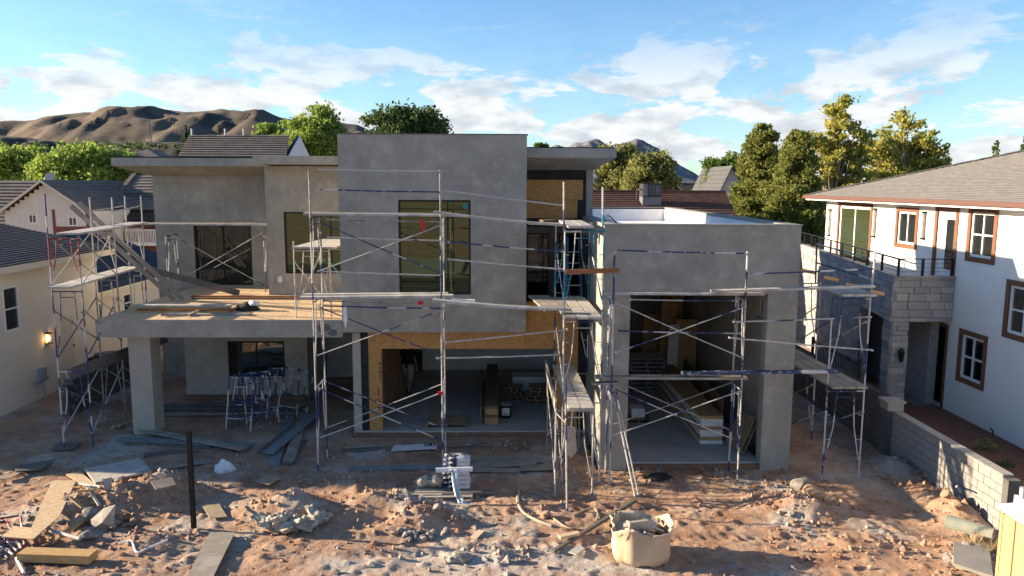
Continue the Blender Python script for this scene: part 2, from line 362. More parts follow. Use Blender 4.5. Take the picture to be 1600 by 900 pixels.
# bare red earth of the site, with plaster spill and grit
def earth(name, scale_all=1.0):
    m = bpy.data.materials.new(name); m.use_nodes = True; nt = m.node_tree; N = nt.nodes.new; L = nt.links.new
    b = nt.nodes['Principled BSDF']; b.inputs['Roughness'].default_value = .97; b.inputs['Specular IOR Level'].default_value = .15
    tc = N('ShaderNodeTexCoord')
    def noi(sc, de=6, ro=.6):
        n = N('ShaderNodeTexNoise'); n.inputs['Scale'].default_value = sc*scale_all; n.inputs['Detail'].default_value = de; n.inputs['Roughness'].default_value = ro; L(tc.outputs['Object'], n.inputs['Vector']); return n.outputs[0]
    cur = (.405, .262, .175)
    for (c, sc, lo, hi, a) in [((.285, .155, .095), .7, .42, .62, 1), ((.47, .36, .275), 2.1, .48, .72, .8), ((.43, .40, .365), .42, .52, .64, .92), ((.25, .225, .20), 1.4, .54, .70, .65), ((.19, .115, .075), 6, .56, .72, .65), ((.54, .47, .40), 11, .60, .70, .6), ((.11, .08, .065), 24, .60, .72, .6), ((.55, .50, .44), 38, .64, .72, .6)]:
        mr = N('ShaderNodeMapRange'); mr.inputs[1].default_value = lo; mr.inputs[2].default_value = hi; mr.inputs[4].default_value = a; L(noi(sc), mr.inputs[0])
        mx = N('ShaderNodeMixRGB'); L(mr.outputs[0], mx.inputs[0])
        if isinstance(cur, tuple): mx.inputs[1].default_value = (*cur, 1)
        else: L(cur, mx.inputs[1])
        mx.inputs[2].default_value = (*c, 1); cur = mx.outputs[0]
    vd = N('ShaderNodeVectorMath'); vd.operation = 'DISTANCE'; mpp = N('ShaderNodeMapping'); mpp.inputs['Scale'].default_value = (.42, 1, 1); L(tc.outputs['Object'], mpp.inputs[0]); L(mpp.outputs[0], vd.inputs[0]); vd.inputs[1].default_value = (-.2, 13.6, 0)
    ad = N('ShaderNodeMath'); ad.operation = 'MULTIPLY_ADD'; L(noi(1.6, 7), ad.inputs[0]); ad.inputs[1].default_value = 2.6; L(vd.outputs['Value'], ad.inputs[2])
    mr = N('ShaderNodeMapRange'); mr.inputs[1].default_value = 2.5; mr.inputs[2].default_value = 1.6; mr.inputs[4].default_value = .75; L(ad.outputs[0], mr.inputs[0])
    mx = N('ShaderNodeMixRGB'); L(mr.outputs[0], mx.inputs[0]); L(cur, mx.inputs[1]); mx.inputs[2].default_value = (.50, .465, .42, 1); cur = mx.outputs[0]
    L(cur, b.inputs['Base Color'])
    b1 = N('ShaderNodeBump'); b1.inputs['Strength'].default_value = .8; b1.inputs['Distance'].default_value = .05; L(noi(9, 9, .65), b1.inputs['Height'])
    b2 = N('ShaderNodeBump'); b2.inputs['Strength'].default_value = .8; b2.inputs['Distance'].default_value = .02; L(noi(45, 5, .6), b2.inputs['Height']); L(b1.outputs[0], b2.inputs['Normal'])
    L(b2.outputs[0], b.inputs['Normal']); M[name] = m
earth('earth')
mat('hill_rock_shade', (0.142, 0.100, 0.066), .97, (0.083, 0.064, 0.050), .0045, 8, (.42, .58), .0, layers=[((0.045, 0.043, 0.035), .011, .50, .60, .85), ((0.030, 0.034, 0.025), .05, .54, .62, .8), ((0.213, 0.157, 0.100), .0026, .54, .66, .7)])  # dark tones and patches paint in shadowed ground along with scrub
mat('mesa_rock', (0.038, 0.034, 0.032), .97, (0.059, 0.049, 0.042), .02, 8, layers=[((0.035, 0.042, 0.025), .08, .5, .65, .7), ((0.091, 0.070, 0.052), .012, .58, .7, .6)])
mat('mountain_hazed', (.15, .15, .165), .97, (.09, .095, .11), .0016, 8, (.4, .6))  # distance haze is put into the blue-grey base colour
# ------------------------------------------------------------------ ground: one sheet to the horizon, churned up on the site
MOUNDS = []
for px, py, h, sx, sy in [(455, 800, .34, .75, .5), (600, 795, .30, .8, .55), (665, 815, .26, .6, .4), (540, 760, .16, .8, .4), (200, 785, .34, 1.1, .6), (270, 770, .22, .6, .4), (110, 800, .18, .6, .5),
                          (1255, 800, .26, .8, .5), (1200, 785, .12, .6, .4), (1400, 740, .25, .5, .9), (1480, 800, .26, .5, .8), (1330, 860, .10, .8, .5), (760, 870, .06, .8, .3), (230, 850, .12, .6, .4), (660, 760, .10, .5, .3), (1530, 880, .12, .7, .7)]:
    p = atZ(px, py, 0); MOUNDS.append((p.x, p.y, h*1.3, sx, sy))
PITS = [(atZ(585, 812, 0).x, atZ(585, 812, 0).y, -.22, .45, .28), (atZ(350, 700, 0).x, atZ(350, 700, 0).y, -.05, 1.5, .5)]
def ss(a, b, t):
    t = np.clip((t-a)/(b-a), 0, 1); return t*t*(3-2*t)
def ground_z(x, y):
    x = np.asarray(x, float); y = np.asarray(y, float); z = np.zeros(np.broadcast(x, y).shape)
    site = ss(-14.6, -13, x)*(1-ss(10.0, 10.2, x))*ss(6, 9, y)*(1-ss(26, 30, y))
    z = z + .16*ss(-10.5, -12.5, x)*ss(17, 21, y)
    for mx, my, h, sx, sy in MOUNDS+PITS:
        d = ((x-mx)/sx)**2+((y-my)/sy)**2
        z = z + h*np.exp(-d)*(0.65+.7*fbm(x*2.3, y*2.3, 3, 5))
    rough = site*(1-.75*ss(19.5, 20.5, y))
    z = z + rough*((fbm(x*.8, y*.8, 3, 1)-.5)*.10 + (fbm(x*3.1, y*3.1, 4, 2)-.5)*.045 + (fbm(x*9, y*9, 3, 3)-.5)*.022 + np.maximum(fbm(x*6.5, y*6.5, 3, 31)-.60, 0)*.16)
    lump = np.maximum(fbm(x*4.3, y*4.3, 2, 9)-.60, 0)
    z = z + rough*lump*.14
    for k_ in (0, 1.55):     # wheel ruts of a loader
        yc_ = 14.1+k_+.25*np.sin(x*.45)+.03*x; g_ = np.exp(-((y-yc_)/.13)**2)*ss(-3.5, -1.5, x)*(1-ss(8, 9.3, x))
        z = z - rough*g_*(.045+.016*np.sign(np.sin(x*26+(y-yc_)*14))) + rough*.022*np.exp(-((np.abs(y-yc_)-.22)/.07)**2)*ss(-3.5, -1.5, x)*(1-ss(8, 9.3, x))
    inside = ((x > -4.05) & (x < 2.6) & (y > 20.75) & (y < 32.2)) | ((x > 2.45) & (x < 7.25) & (y > 18.25) & (y < 32.2))
    z = np.where(inside, -.12, z)
    return z
def gz(x, y): return float(ground_z(np.array([x]), np.array([y]))[0])
def on_ground(px, py):
    z = 0.0
    for _ in range(6):
        p = atZ(px, py, z); z = gz(p.x, p.y)
    return Vector((p.x, p.y, z))
def axis(lo, hi, step, far):
    a = list(np.arange(lo, hi+1e-6, step)); g = step; lo2, hi2 = a[0], a[-1]; L, H = [], []
    while hi2 < far: g *= 1.35; hi2 += g; H.append(hi2)
    g = step
    while lo2 > -far: g *= 1.35; lo2 -= g; L.append(lo2)
    return np.array(L[::-1]+a+H)
def grid_mesh(name, X, Y, Z, material, kind='structure', smooth=True):
    ny, nx = Z.shape; V = np.stack([np.broadcast_to(X, (ny, nx)), np.broadcast_to(Y, (ny, nx)), Z], -1).reshape(-1, 3)
    i = np.arange(nx-1); j = np.arange(ny-1); I, J = np.meshgrid(i, j); a = (J*nx+I).ravel()
    F = np.stack([a, a+1, a+nx+1, a+nx], -1)
    me = bpy.data.meshes.new(name); me.vertices.add(len(V)); me.vertices.foreach_set('co', V.ravel())
    me.loops.add(F.size); me.loops.foreach_set('vertex_index', F.ravel().astype(np.int32)); me.polygons.add(len(F))
    me.polygons.foreach_set('loop_start', np.arange(0, F.size, 4, dtype=np.int32)); me.polygons.foreach_set('use_smooth', np.full(len(F), smooth))
    me.update(); me.validate(); me.materials.append(M[material]); o = bpy.data.objects.new(name, me); col.objects.link(o)
    tag(o, kind=kind); return o
gx = axis(-14.5, 11.5, .06, 9000); gy = axis(11.5, 21.0, .05, 9000)
GX, GY = np.meshgrid(gx, gy); GZ = ground_z(GX, GY)
far = np.hypot(GX, GY-20); GZ = GZ - ss(300, 8000, far)*25
o = grid_mesh('ground', GX, GY, GZ, 'earth'); tag(o, 'reddish churned earth of the building site')

# street behind the camera: seen only as a reflection in the windows
MB().box(-80, 80, -16, -7, .0, .03).build('road', 'asphalt', kind='structure')
MB().box(-80, 80, -6.85, -5.4, .0, .13).build('pavement', 'pavement', kind='structure')
MB().box(-80, 80, -18.2, -16.2, .0, .13).build('pavement', 'pavement', kind='structure')
MB().box(-9, -3, -30, -18.3, .0, .10).build('driveway', 'pavement', kind='structure')

# ------------------------------------------------------------------ far hills
def hill(name, pts, D, depth, mat_, amp, label, seed):
    px = np.array([p[0] for p in pts], float); py = np.array([p[1] for p in pts], float)
    U = np.linspace(px[0], px[-1], 260); V = np.linspace(0, 1, 70)
    X = np.zeros((70, 260)); Y = X.copy(); Z = X.copy()
    for i, u in enumerate(U):
        top = atY(u, np.interp(u, px, py), D); dirx, diry = top.x/math.hypot(top.x, D), D/math.hypot(top.x, D)
        for j, v in enumerate(V):
            t = (v-.62)*depth; X[j, i] = top.x+dirx*t; Y[j, i] = D+diry*t
            prof = ss(0, .62, v)**1.9*(1-.55*ss(.62, 1, v)); Z[j, i] = prof*top.z
    n = fbm(X/D*14+seed, Y/D*14, 5, seed); rid = 1-np.abs(2*fbm(X/D*13+3, Y/D*4.0, 4, seed+4)-1)
    V2 = np.broadcast_to(V[:, None], X.shape)
    w = ss(0, .15, V2)*(1-ss(.5, .64, V2)*.93)
    Z = Z*(1+w*((n-.5)*.35+(rid-.8)*.9+(fbm(X/D*45, Y/D*22, 4, seed+9)-.5)*.22)*amp) - 10*(1-ss(0, .1, V2))
    return tag(grid_mesh(name, X, Y, Z, mat_), label)
hill('hill', [(-420, 225), (-200, 207), (0, 190), (40, 188), (80, 180), (130, 175), (185, 175), (240, 172), (300, 174), (400, 178), (440, 184), (500, 187), (560, 194), (600, 212), (700, 240), (820, 266), (950, 280)], 1700, 1500, 'hill_rock_shade', .5, 'brown desert hills on the horizon', 3)
hill('mesa', [(-420, 205), (-200, 208), (0, 212), (60, 219), (110, 222), (200, 221), (275, 223), (330, 232), (420, 246), (560, 262), (700, 276)], 520, 300, 'mesa_rock', .35, 'dark lava mesa below the hills', 8)
hill('mountain', [(700, 268), (760, 256), (810, 244), (830, 233), (850, 238), (872, 230), (886, 232), (900, 224), (938, 224), (952, 232), (975, 226), (995, 219), (1012, 229), (1040, 243), (1062, 258), (1085, 270), (1105, 284), (1180, 292), (1300, 294)], 6500, 5000, 'mountain_hazed', .8, 'blue-grey desert peak and flat mesa far away', 12)

# ------------------------------------------------------------------ windows and doors
def window(parent, o, u, n, u0, u1, z0, z1, frame=('frame_black', .06), pane='glass_olive', bars=(), trim=None, recess=.06, name='window'):
    """frame part with pane sub-parts; trim round it; o+u*.. lies on the wall face, n points out"""
    o, u, n = Vector(o), Vector(u), Vector(n); Zv = Vector((0, 0, 1))
    P = lambda a, z, d: o+u*a+Zv*z+n*d
    fm, fw = frame
    m = MB()
    def bar(a0, a1, b0, b1, d0, d1):
        m.hexa([P(a0, b0, d0), P(a1, b0, d0), P(a1, b0, d1), P(a0, b0, d1)], [P(a0, b1, d0), P(a1, b1, d0), P(a1, b1, d1), P(a0, b1, d1)])
    d0, d1 = -recess-.05, -recess+.03
    bar(u0, u0+fw, z0, z1, d0, d1); bar(u1-fw, u1, z0, z1, d0, d1); bar(u0+fw, u1-fw, z0, z0+fw, d0, d1); bar(u0+fw, u1-fw, z1-fw, z1, d0, d1)
    vs = sorted(b[1] for b in bars if b[0] == 'v'); hs = sorted(b[1] for b in bars if b[0] == 'h'); bw = fw*.62
    for t in vs: c = u0+(u1-u0)*t; bar(c-bw/2, c+bw/2, z0+fw, z1-fw, d0+.005, d1-.005)
    for t in hs: c = z0+(z1-z0)*t; bar(u0+fw, u1-fw, c-bw/2, c+bw/2, d0+.008, d1-.008)
    w = m.build(name, fm, parent)
    us = [u0+fw]+[u0+(u1-u0)*t for t in vs]+[u1-fw]; zs = [z0+fw]+[z0+(z1-z0)*t for t in hs]+[z1-fw]
    for i in range(len(us)-1):
        for j in range(len(zs)-1):
            g = MB(); a, b, c, d = us[i], us[i+1], zs[j], zs[j+1]
            g.hexa([P(a, c, -recess-.03), P(b, c, -recess-.03), P(b, c, -recess-.015), P(a, c, -recess-.015)], [P(a, d, -recess-.03), P(b, d, -recess-.03), P(b, d, -recess-.015), P(a, d, -recess-.015)])
            g.build('pane', pane, w)
    if trim:
        m = MB(); tm, tw = trim; e = .03
        bar(u0-tw, u0, z0-tw, z1+tw, -.08, e); bar(u1, u1+tw, z0-tw, z1+tw, -.08, e); bar(u0, u1, z1, z1+tw, -.08, e-.002); bar(u0, u1, z0-tw, z0, -.08, e-.002)
        m.build('window_trim', tm, w)
    return w

# ------------------------------------------------------------------ the unfinished house
H = thing('unfinished_house', (-2, 20.6, 0), 'grey stucco two-storey house under construction, wrapped in scaffolding', 'house')
YC, YG, YO = 20.58, 18.17, 20.83
UX, NY = (1, 0, 0), (0, -1, 0)
# central tall wall with the large square window
WX0, WX1, WZ0, WZ1 = -2.68, -.75, 4.04, 6.58
cw = MB().wall((-4.24, YC, 0), UX, NY, .3, 4.98, 3.0, 8.29, [(WX0+4.24, WX1+4.24, WZ0, WZ1)]).build('tall_wall', 'stucco_grey', H)
MB().box(-4.24, -3.94, YC+.3, 26.5, 3.34, 8.27).build('side_wall', 'stucco_grey', H)
MB().box(.44, .74, YC+.3, 26.5, 3.3, 8.27).build('side_wall', 'stucco_grey', H)
MB().box(-3.94, .44, 26.2, 26.5, 3.3, 8.27).build('side_wall', 'stucco_grey', H)
MB().box(-3.94, .44, YC+.3, 26.2, 7.85, 7.95).build('roof', 'shingle_dark', H)
MB().box(-4.27, .77, YC-.02, YC+.33, 8.29, 8.315).build('parapet_cap', 'stucco_patch', H)
w = window(H, (0, YC, 0), UX, NY, WX0, WX1, WZ0, WZ1, ('frame_black', .05), 'glass_olive', [('v', .68)], None, .05)
p = atY(727, 322, YC); MB().box(p.x-.06, p.x+.06, YC+.01, YC+.03, p.z-.07, p.z+.07).build('sticker', 'sticker', w)
# balcony slab, its sheathing and the column
MB().box(-10.88, -4.25, YC, 27.3, 2.86, 3.325).build('balcony_slab', 'stucco_grey', H)
k = 0
for iy in range(6):
    xs = -10.86-(1.2 if iy % 2 else 0)
    while xs < -4.26:
        a, b = max(xs, -10.86), min(xs+2.44, -4.262); y0 = YC+.02+iy*1.16; y1 = min(y0+1.152, 27.25)
        if b-a > .08 and not (y1 > 25.3 and a > -7.7): MB().box(a+.004, b-.004, y0, y1, 3.327, 3.345).build('osb_sheet', 'osb_floor', H)
        elif b-a > .08:
            if y0 < 25.28: MB().box(a+.004, b-.004, y0, 25.28, 3.327, 3.345).build('osb_sheet', 'osb_floor', H)
            if a < -7.62: MB().box(a+.004, min(b, -7.62), max(y0, 25.3), y1, 3.327, 3.345).build('osb_sheet', 'osb_floor', H)
        xs += 2.448
cx0, cx1 = atY(204, 600, 21.0).x, atY(238, 600, 21.0).x
m = MB()


m.box(cx0, cx1, 21.0, 21.62, -.2, 2.86).build('column', 'stucco_light', H)
# bump-out wall with its window, low roof over it
MB().wall((-7.6, 25.3, 0), UX, NY, .3, 3.36, 3.34, 7.56, [(.57, 3.1, 4.06, 6.08)]).build('bay_wall', 'stucco_grey', H)
MB().box(-7.6, -7.3, 25.6, 27, 3.34, 7.56).build('bay_side_wall', 'stucco_grey', H)
window(H, (-7.6, 25.3, 0), UX, NY, .57, 3.1, 4.06, 6.08, ('frame_black', .05), 'glass_olive', [('v', .6)], None, .05)
MB().box(-7.70, -4.25, 24.5, 27.2, 7.60, 7.86).build('bay_roof', 'stucco_grey', H)
p = atY(438, 436, 25.3); MB().box(p.x-.07, p.x+.07, 25.25, 25.31, p.z-.1, p.z+.1).build('outlet_box', 'white_plastic', H)
# wall behind the balcony with the sliding door
MB().wall((-12.1, 27.3, 0), UX, NY, .3, 4.5, 3.3, 7.24, [(1.33, 3.35, 3.40, 5.64)]).build('balcony_wall', 'stucco_grey', H)
MB().box(-12.1, -11.8, 27.6, 32, 0, 7.24).box(-12.1, -10.2, 27.32, 27.6, -.2, 3.3).build('left_wall', 'stucco_grey', H)
window(H, (-12.1, 27.3, 0), UX, NY, 1.33, 3.35, 3.40, 5.64, ('frame_black', .07), 'glass_dark', [('v', .5)], None, .08, 'sliding_door')
def loft_roof(name, outer, inner, zt, zf, zi, yb):
    (a0, a1, af), (b0, b1, bf) = outer, inner
    v = [(a0, af, zt), (a1, af, zt), (a1, yb, zt), (a0, yb, zt), (a0, af, zf), (a1, af, zf), (a1, yb, zf), (a0, yb, zf), (b0, bf, zi), (b1, bf, zi), (b1, yb-.02, zi), (b0, yb-.02, zi)]
    f = [(0, 1, 2, 3), (0, 4, 5, 1), (1, 5, 6, 2), (2, 6, 7, 3), (3, 7, 4, 0), (4, 8, 9, 5), (5, 9, 10, 6), (6, 10, 11, 7), (7, 11, 8, 4), (8, 11, 10, 9)]
    return MB().add(v, f).build(name, 'stucco_grey', H)
loft_roof('left_roof', (-12.85, -7.58, 26.0), (-12.1, -7.6, 27.3), 7.83, 7.57, 7.24, 32.6)
MB().box(-12.8, -7.62, 26.03, 32.5, 7.832, 7.87).build('roof_felt', 'black_paper', H)
loft_roof('right_canopy', (.75, 3.27, 21.6), (.75, 2.80, 23.0), 8.0, 7.74, 7.42, 26.4)
MB().box(.78, 3.22, 21.63, 26.3, 8.002, 8.03).build('roof_felt', 'black_paper', H)
# upper right recess: stucco jamb, felt, sheathing, dark opening
MB().box(2.60, 2.80, 23.0, 26.2, 3.3, 7.45).build('recess_jamb', 'stucco_grey', H)
MB().box(.76, 2.62, 23.02, 23.10, 5.75, 7.45).build('felt_band', 'black_paper', H)
zt, zb2 = atY(870, 281, 22.98).z, atY(870, 341, 22.98).z
MB().box(.78, 1.95, 22.97, 23.018, zb2, zt).build('osb_sheet', 'osb', H)
MB().box(1.956, 2.50, 22.97, 23.018, zb2+.55, zt).build('osb_sheet', 'osb', H)
MB().box(1.956, 2.34, 22.97, 23.018, zb2, zb2+.544).build('osb_sheet', 'osb', H)
MB().box(.74, 2.60, 26.0, 26.2, 3.3, 7.4).build('recess_back_wall', 'interior_grey', H)
MB().box(.74, 2.60, YO+.1, 27, 3.10, 3.34).build('recess_floor', 'concrete', H)
dm = MB().wall((.74, 23.05, 0), UX, NY, .12, 1.86, 3.34, 5.75, [(.10, .78, 3.4, 5.55), (.95, 1.75, 3.4, 5.55)]).build('door_frame', 'lumber_brown', H)
for a in (.10, .95): window(H, (.74, 23.05, 0), UX, NY, a, a+(.68 if a < .5 else .8), 3.4, 5.55, ('frame_black', .05), 'glass_dark', [('h', .45)], None, .04, 'glazed_door')
# ground floor: sheathed garage opening
zc = 2.99; zh = atY(800, 545, YO).z
MB().box(-3.60, -3.24, YO, YO+.2, .17, zh).build('osb_post', 'osb', H)
MB().box(-3.60, -1.20, YO, YO+.2, zh, 3.0).build('osb_header', 'osb', H)
MB().box(-1.195, .735, YO, YO+.2, zh, 3.0).build('osb_header', 'osb', H)
MB().box(.742, 2.20, YO, YO+.2, zh, 3.80).build('osb_header', 'osb', H)
MB().box(1.62, 2.20, YO, YO+.2, .17, zh).build('osb_post', 'osb', H)
MB().box(-3.24, 1.62, YO+.2, YO+.5, zh+.05, 3.0).build('lintel', 'interior_grey', H)
MB().box(2.205, 2.49, YO+.02, YO+.2, -.1, 5.6).build('felt_strip', 'black_paper', H)
MB().box(-3.80, -3.605, YO-.02, YO+.2, 1.1, 2.95).box(-3.78, -3.61, YO, YO+.18, 0, 1.1).build('felt_strip', 'black_paper', H)
MB().box(-4.02, -3.80, YO-.06, 27, 0, 2.95).build('entry_wall', 'stucco_light', H)
# lettering sprayed on the sheathing
for i, (z, w_) in enumerate([(2.03, .07), (1.92, .05), (1.80, .08), (1.70, .06), (1.60, .07)]):
    MB().box(-3.30, -3.30+w_*.5, YO-.006, YO-.002, z, z+.07).build('lettering', 'marker', H)
for i, (x, z, w_, h_) in enumerate([(-3.36, .95, .10, .03), (-3.40, 1.03, .08, .03), (-3.33, .86, .03, .2), (-3.40, .80, .12, .03), (-3.36, 1.15, .04, .22)]):
    MB().box(x, x+w_, YO-.006, YO-.002, z, z+h_).build('lettering', 'marker_red', H)
# floors, footings, ceilings, rear and inner walls
MB().box(-4.0, 2.48, 20.74, 32, -.3, .17).build('floor_slab', 'slab', H)
MB().box(-3.98, 2.46, 20.68, 20.738, -.2, .13).build('footing', 'footing', H)
MB().box(3.16, 6.50, 18.28, 31.7, -.3, .17).build('garage_slab', 'slab', H)
MB().box(3.17, 6.49, 18.20, 18.278, -.2, .13).build('footing', 'footing', H)
MB().box(-4.0, 2.5, YO+.25, 32, 3.05, 3.29).build('ceiling', 'interior_grey', H)
MB().box(-11.8, -4.0, 27.35, 32, 3.05, 3.29).build('ceiling', 'interior_grey', H)
MB().box(-7.6, 2.5, 27.25, 32, 5.2, 5.4).build('rear_roof', 'shingle_dark', H)
MB().box(-7.3, 2.5, 27.0, 27.2, 3.3, 5.4).build('rear_upper_wall', 'stucco_grey', H)
MB().box(-12.1, 7.2, 32.001, 32.3, 0, 5.4).build('rear_wall', 'stucco_grey', H)
a0, a1 = atY(603, 560, 27.9).x, atY(660, 560, 27.9).x
MB().wall((-3.8, 27.9, 0), UX, NY, .15, 6.3, .17, 3.05, [(a0+3.8, a1+3.8, .17, 2.6)]).build('room_back_wall', 'drywall', H)
MB().box(-11.8, 2.5, 31.0, 31.2, 0, 3.05).build('room_far_wall', 'interior_grey', H)
# ground floor wall under the balcony
p0, p1 = atY(355, 533, 24.7), atY(446, 588, 24.7)
MB().wall((-10.23, 24.7, 0), UX, NY, .25, 3.98, -.1, 2.86, [(p0.x+10.23, p1.x+10.23, p1.z, p0.z)]).build('porch_wall', 'stucco_light', H)
MB().box(-10.23, -9.98, 24.95, 27.3, -.1, 2.86).build('porch_side_wall', 'interior_grey', H)
MB().box(-6.5, -6.25, 24.95, 31, -.1, 2.86).build('porch_side_wall', 'interior_grey', H)
window(H, (0, 24.7, 0), UX, NY, p0.x, p1.x, p1.z, p0.z, ('frame_black', .06), 'glass_grey', [('v', .5)], None, .05)
p0 = atY(522, 545, 27.5); MB().box(-6.25, -4.0, 27.5, 27.6, 0, 2.86).build('entry_back_wall', 'interior_grey', H)
MB().box(-10.2, -6.3, 24.45, 24.69, -.1, .12).build('footing', 'footing', H)
# garage block
gh = [(.66, 3.98, .0, 4.40)]
MB().wall((2.5, YG, 0), UX, NY, .35, 4.70, -.3, 6.05, gh).build('garage_front', 'stucco_grey', H)
MB().box(2.5, 2.78, YG+.35, 32, -.3, 6.05).build('garage_left_wall', 'stucco_grey', H)
MB().box(2.782, 2.80, YG+.36, 31.9, .17, 5.29).build('garage_lining', 'drywall', H)
MB().box(2.82, 6.88, 31.88, 31.98, .17, 5.29).build('garage_lining', 'drywall', H)
wy0, wy1, wz0, wz1 = 19.45, 20.3, 3.5, 4.08
MB().wall((7.2, 32, 0), (0, -1, 0), (1, 0, 0), .3, 32-(YG+.35), -.3, 6.05, [(32-wy1, 32-wy0, wz0, wz1)]).build('garage_right_wall', 'stucco_light', H)
window(H, (7.2, 32, 0), (0, -1, 0), (1, 0, 0), 32-wy1, 32-wy0, wz0, wz1, ('vinyl_white', .07), 'glass_grey', [('v', .5)], None, .12)
MB().box(2.8, 6.9, YG+.35, 31.8, 5.30, 5.45).build('garage_roof', 'interior_grey', H)
MB().box(2.82, 6.88, YG+.37, 31.98, 5.46, 5.52).build('roof_membrane', 'white_membrane', H)
MB().box(6.86, 6.898, YG+.37, 31.98, 5.52, 6.0).box(2.802, 2.84, YG+.37, 31.98, 5.52, 6.0).box(2.84, 6.86, 31.94, 31.98, 5.52, 6.0).box(2.84, 6.86, YG+.352, YG+.39, 5.52, 6.0).build('parapet_lining', 'white_membrane', H)
MB().box(2.48, 7.22, YG-.02, YG+.37, 6.052, 6.075).box(6.88, 7.22, YG+.37, 32.32, 6.052, 6.075).box(2.48, 2.82, YG+.37, 32.3, 6.052, 6.075).box(2.82, 6.88, 31.96, 32.32, 6.052, 6.075).build('parapet_cap', 'concrete', H)
for px, py in ((1073, 343), (1110, 349)):
    p = atZ(px, py, 5.52); MB().tube([p, p+Vector((0, 0, .18))], .035, 8).tube([p+Vector((0, 0, .18)), p+Vector((0, 0, .2))], .055, 8).build('roof_vent', 'pipe_grey', H)
# loose cables at the roof edge
for i in range(6):
    a = Vector((2.86+.02*i, 21.6+.25*i, 5.53)); h = .35+.12*(i % 3)
    MB().tube([a, a+Vector((.05, -.02, h*.7)), a+Vector((.28, -.05, h)), a+Vector((.5, -.12, h*.6)), a+Vector((.62+.1*i, -.2, .03))], .014, 6).build('cable', 'black_metal', H)
MB().tube([(2.9, 21.2, 5.54), (3.4, 21.0, 5.56), (3.9, 21.1, 5.54), (4.4, 20.8, 5.54)], .035, 6).build('cable', 'black_metal', H)
# dark patch where the stucco was repaired
for px, py, w_, h_ in ((505, 512, .45, .28), (520, 520, .3, .2)):
    p = atY(px, py, YC); m = MB(); n = 12
    poly = [(p.x+w_*.5*math.cos(2*math.pi*i/n)*(.7+.5*random.random()), YC-.004, p.z+h_*.5*math.sin(2*math.pi*i/n)*(.7+.5*random.random())) for i in range(n)]
    m.prism(poly, (0, .003, 0)).build('stucco_patch', 'stucco_patch', H)
# ------------------------------------------------------------------ roofs with real courses
def courses(m, e0, e1, r0, r1, n, step=.03, lift=.012):
    """stepped roof plane between eave e0-e1 and ridge r0-r1, n courses, each a thin wedge proud at its lower edge"""
    e0, e1, r0, r1 = map(Vector, (e0, e1, r0, r1))
    nor = (e1-e0).cross(r0-e0)
    if nor.length < 1e-6: nor = (e1-e0).cross(r1-e0)
    nor.normalize()
    if nor.z < 0: nor = -nor
    for i in range(n):
        a, b = i/n, (i+1)/n
        p0, p1, q0, q1 = e0.lerp(r0, a), e1.lerp(r1, a), e0.lerp(r0, b), e1.lerp(r1, b)
        m.hexa([p0-nor*.01, p1-nor*.01, q1-nor*.01, q0-nor*.01], [p0+nor*(step+lift), p1+nor*(step+lift), q1+nor*lift, q0+nor*lift])
    return m

# ------------------------------------------------------------------ white house on the right
WHX = 13.5
W = thing('white_house', (15, 22, .3), 'white stucco house with brown window trim and grey shingle roof on the right', 'house')
UYn, NXm = (0, -1, 0), (-1, 0, 0)           # walking along -Y, facing -X
O = (WHX, 31.55, 0)
yy = lambda Y: 31.55-Y
doors = dict(slider=(27.75, 30.3, 4.05, 6.22), small=(24.68, 25.8, 5.08, 6.15), door=(22.5, 23.45, 4.1, 6.25), upwin=(20.72, 21.76, 5.0, 6.27), lowwin=(20.72, 21.74, 1.47, 2.74), farwin=(18.7, 19.86, 3.15, 4.42))
W_holes = [(yy(b), yy(a), c, d) for a, b, c, d in doors.values()]
ent = (22.55, 23.75)
MB().wall(O, UYn, NXm, .3, 18.5, 0, 6.42, W_holes+[(yy(ent[1]), yy(ent[0]), .3, 2.75)]).build('wall', 'white_stucco', W)
MB().box(WHX+.3, 26, 31.25, 31.55, 0, 6.42).box(WHX+.3, 26, 13.05, 13.3, 0, 6.42).box(25.8, 26, 13.3, 31.25, 0, 6.42).build('wall', 'white_stucco', W)
tr = ('trim_brown', .14); fr = ('white_paint', .07)
def ww(k, bars, pane, frame=fr, name='window'):
    a, b, c, d = doors[k]; return window(W, O, UYn, NXm, yy(b), yy(a), c, d, frame, pane, bars, tr, .05, name)
ww('slider', [('v', .5)], 'glass_green', ('white_paint', .10), 'sliding_door'); ww('small', [('v', .5)], 'glass_grey')
d = ww('door', [], 'white_paint', ('white_paint', .07), 'door')
MB().box(WHX+.02, WHX+.045, 22.62, 23.0, 4.5, 6.0).build('pane', 'glass_grey', d)
ww('upwin', [('v', .5), ('h', .5)], 'glass_grey'); ww('lowwin', [('v', .5), ('h', .5)], 'glass_dark'); ww('farwin', [('v', .5), ('h', .5)], 'glass_grey')
# front door in the shaded entry
MB().box(WHX+.25, WHX+.3, ent[0], ent[1], .3, 2.75).build('door', 'steel_dark', W)
window(W, (WHX, 31.55, 0), UYn, NXm, yy(ent[1])-.02, yy(ent[1])+.22, .5, 2.6, ('white_paint', .05), 'glass_dark', [], None, .2, 'side_light')
MB().box(WHX-.02, WHX+.25, ent[0]-.12, ent[0], .3, 2.87).box(WHX-.02, WHX+.25, ent[1], ent[1]+.12, .3, 2.87).box(WHX-.02, WHX+.25, ent[0], ent[1], 2.75, 2.87).build('door_trim', 'trim_brown', W)
